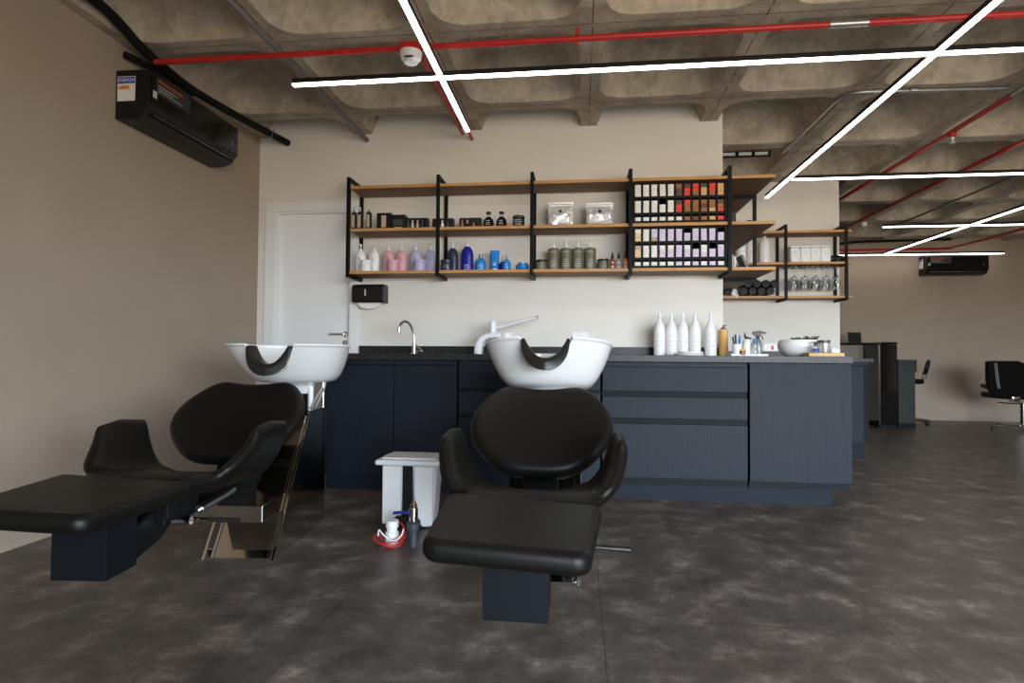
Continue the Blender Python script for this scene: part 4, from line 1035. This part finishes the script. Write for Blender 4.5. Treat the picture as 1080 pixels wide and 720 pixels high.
# ------------------------------------------------------------------ far end: reception, stool, salon chair
t = thing('reception_desk','tall reception desk with grey stone front in a black frame','reception desk',(3.555,8.6,0))
b = B(); box(b,-.72,.505,.0,.05,.05,1.09); link('front_panel', b, 'stone', t, False)
b = B(); box(b,.506,.545,-.02,.06,.0,1.09); box(b,-.72,.505,-.005,.05,0,.049); link('frame', b, 'gloss_black', t, False)
b = B(); box(b,-.72,.55,-.008,.40,1.091,1.125,.004); link('top', b, 'gloss_black', t)
t = thing('side_cabinet','glossy black cabinet standing beside the reception desk','cabinet',(4.022,8.15,0))
b = B(); box(b,-.11,.11,.02,.40,.04,1.09,.004); link('body', b, 'gloss_black', t)
b = B(); box(b,-.108,.108,.0,.0195,.76,1.08,.003); link('drawer', b, 'gloss_black', t)
b = B(); box(b,-.108,.108,.0,.0195,.06,.755,.003); link('door', b, 'gloss_black', t)
b = B(); box(b,-.112,.112,-.01,.41,1.091,1.125,.012,3); link('top', b, 'gloss_black', t)
b = B(); box(b,-.11,.11,.03,.42,0,.039); link('plinth', b, 'carcass', t, False)
t = thing('side_desk','low dark green-black desk to the right of the glossy cabinet','desk',(4.245,8.15,0))
b = B(); box(b,-.105,.10,0,.42,.07,.855); link('body', b, 'green_black', t, False)
b = B(); box(b,-.108,.118,-.012,.44,.856,.895,.002); box(b,.1005,.116,-.01,.42,.74,.8555); link('top', b, 'green_black', t)
b = B(); box(b,-.105,.11,.01,.41,0,.069); link('plinth', b, 'carcass', t, False)
t = thing('monitor','dark screen standing on top of the reception desk','monitor',(3.86,8.72,1.1255))
b = B(); box(b,-.09,.09,-.01,.008,.012,.15,.003,mtx=Matrix.Rotation(-.12,4,'X')@Matrix.Rotation(.1,4,'Z')); link('screen', b, 'black_plastic', t)
b = B(); box(b,-.07,.07,-.05,.08,0,.010,.002); box(b,-.02,.02,.0,.02,.008,.03); link('base', b, 'black_plastic', t)
b = B(); lathe(b,[(.016,0),(.018,.002),(.018,.022),(.012,.028)],seg=12); o = tag(link('small_cup', b, 'white_plastic'), 'tiny white cup on the low dark desk beside the glossy cabinet', 'cup'); o.location = (4.18,8.3,.8955)
def star_base(t, n, L, m, z=.055, casters=True, a0=.3):
    for k in range(n):
        a = a0+2*PI*k/n; b = B(); c_, s_ = math.cos(a), math.sin(a)
        tube(b,[(0,0,z+.02),(L*.5*c_,L*.5*s_,z+.008),(L*c_,L*s_,z-.005)],[.020,.016,.012],10); leg = link('base_leg', b, m, t)
        b = B()
        if casters:
            lathe(b,[(.024,-.016),(.026,-.01),(.026,.01),(.024,.016)],(L*c_,L*s_,.0262),14,mtx=Matrix.Rotation(PI/2,3,'Y')); link('caster', b, 'black_rubber', leg)
        else:
            lathe(b,[(.016,0),(.020,.004),(.020,.035),(.012,.04)],(L*c_,L*s_,0),12); link('foot', b, 'black_rubber', leg)
t = thing('stool','small black salon stool with oval backrest behind the dark desk','stool',(4.615,8.80,0))
star_base(t, 5, .25, 'chrome', a0=.1)
b = B(); lathe(b,[(.022,.06),(.022,.35),(.016,.352),(.016,.55)],seg=14); link('gas_lift', b, 'chrome', t)
b = B(); lathe(b,[(.05,.55),(.165,.56),(.178,.59),(.165,.625),(.06,.63)],seg=28); link('seat', b, 'leather', t)
b = B(); tube(b,[(.10,0,.555),(.17,0,.56),(.20,0,.60),(.235,-.01,.72)],.008,8,1); tube(b,[(.10,.03,.555),(.16,.03,.56),(.19,.03,.6),(.19,.02,.72)],.008,8,1); link('back_stay', b, 'chrome', t)
b = B(); lathe(b,[(.02,-.03),(.09,-.026),(.118,-.01),(.118,.01),(.09,.026),(.02,.03)],(.232,0,.79),24,sx=.98,sy=.92,mtx=Matrix.Rotation(.25,3,'Y')@Matrix.Rotation(PI*.36,3,'Z')@Matrix.Rotation(PI/2,3,'X')); link('backrest', b, 'leather', t)
# salon styling chair, cut by the right edge of the photograph
t = thing('salon_chair','black salon styling chair with chrome base at the right edge','salon chair',(5.70,8.25,0),0)
star_base(t, 4, .40, 'chrome', .055, False, a0=PI+.12)
b = B(); lathe(b,[(.06,.06),(.045,.075),(.042,.09),(.042,.33),(.06,.335),(.06,.35)],seg=20); link('column', b, 'chrome', t)
b = B(); tube(b,[(0,0,.34),(-.15,-.03,.338),(-.36,-.06,.352)],.009,8,1); link('pump_lever', b, 'chrome', t)
b = B(); box(b,-.36,.10,-.17,.26,.40,.48,.035,4); link('seat', b, 'leather', t)
b = B(); box(b,-.10,.10,-.12,.12,.352,.3995,.004); link('seat_plate', b, 'steel', t)
b = B(); prism(b,[(-.49,.875),(-.46,.89),(-.14,.89),(-.02,.84),(.08,.74),(.12,.60),(.06,.47),(-.05,.43),(-.30,.44),(-.40,.52),(-.44,.64),(-.47,.78)],'y',-.035,.035,.014)
for v_ in b.verts: v_.co.y += -.19-.33*(v_.co.z-.43); v_.co.x -= .16
link('backrest', b, 'leather', t, True, 60)
for s in (-1,1):
    b = B(); tube(b,[(s*.27-.14,.12,.56),(s*.285-.14,-.05,.545),(s*.29-.14,-.20,.53)],[.026,.032,.03],12,1); ar = link('armrest', b, 'leather', t)
    b = B(); tube(b,[(s*.275-.14,-.02,.55),(s*.23-.14,-.02,.46)],.012,8); link('arm_support', b, 'chrome', ar)
b = B()
for x in (-.575,-.555): tube(b,[(x,-.372,.86),(x+.06,-.308,.66),(x+.10,-.272,.54)],.003,6)
link('seam', b, 'paper_grey', t)
b = B(); lathe(b,[(.03,0),(.045,.006),(.045,.02),(.02,.03)],(-.20,-.155,.42),16,mtx=Matrix.Rotation(PI/2,3,'X')); link('hinge_cover', b, 'chrome', t)

# ------------------------------------------------------------------ light
world = bpy.data.worlds.new('sky'); bpy.context.scene.world = world; world.use_nodes = True
nt = world.node_tree; bg = nt.nodes['Background']
tc = nt.nodes.new('ShaderNodeTexCoord'); sx = nt.nodes.new('ShaderNodeSeparateXYZ'); rp = nt.nodes.new('ShaderNodeValToRGB')
nt.links.new(tc.outputs['Generated'], sx.inputs[0])
mr = nt.nodes.new('ShaderNodeMapRange'); mr.inputs[1].default_value = -1; mr.inputs[2].default_value = 1
nt.links.new(sx.outputs[2], mr.inputs[0]); nt.links.new(mr.outputs[0], rp.inputs[0])
e = rp.color_ramp.elements; e[0].position = .490; e[0].color = (.29,.25,.20,1); e[1].position = .515; e[1].color = (.76,.88,1.0,1)
nt.links.new(rp.outputs[0], bg.inputs[0]); bg.inputs[1].default_value = 27
# the glazed street front behind the photographer: open to the sky
la = bpy.data.lights.new('street_window', 'AREA'); la.shape = 'RECTANGLE'; la.size = OX1-OX0; la.size_y = OZ; la.cycles.is_portal = True
lo = bpy.data.objects.new('street_window', la); C.objects.link(lo); lo.location = ((OX1+OX0)/2, Y0-.05, OZ/2); lo.rotation_euler = (PI/2, 0, 0)

vs_ = bpy.context.scene.view_settings
vs_.view_transform = 'Standard'; vs_.look = 'None'; vs_.gamma = 1; vs_.use_curve_mapping = False; vs_.exposure = 0.2
bpy.context.scene.cycles.max_bounces = 10
bpy.context.scene.cycles.use_denoising = True
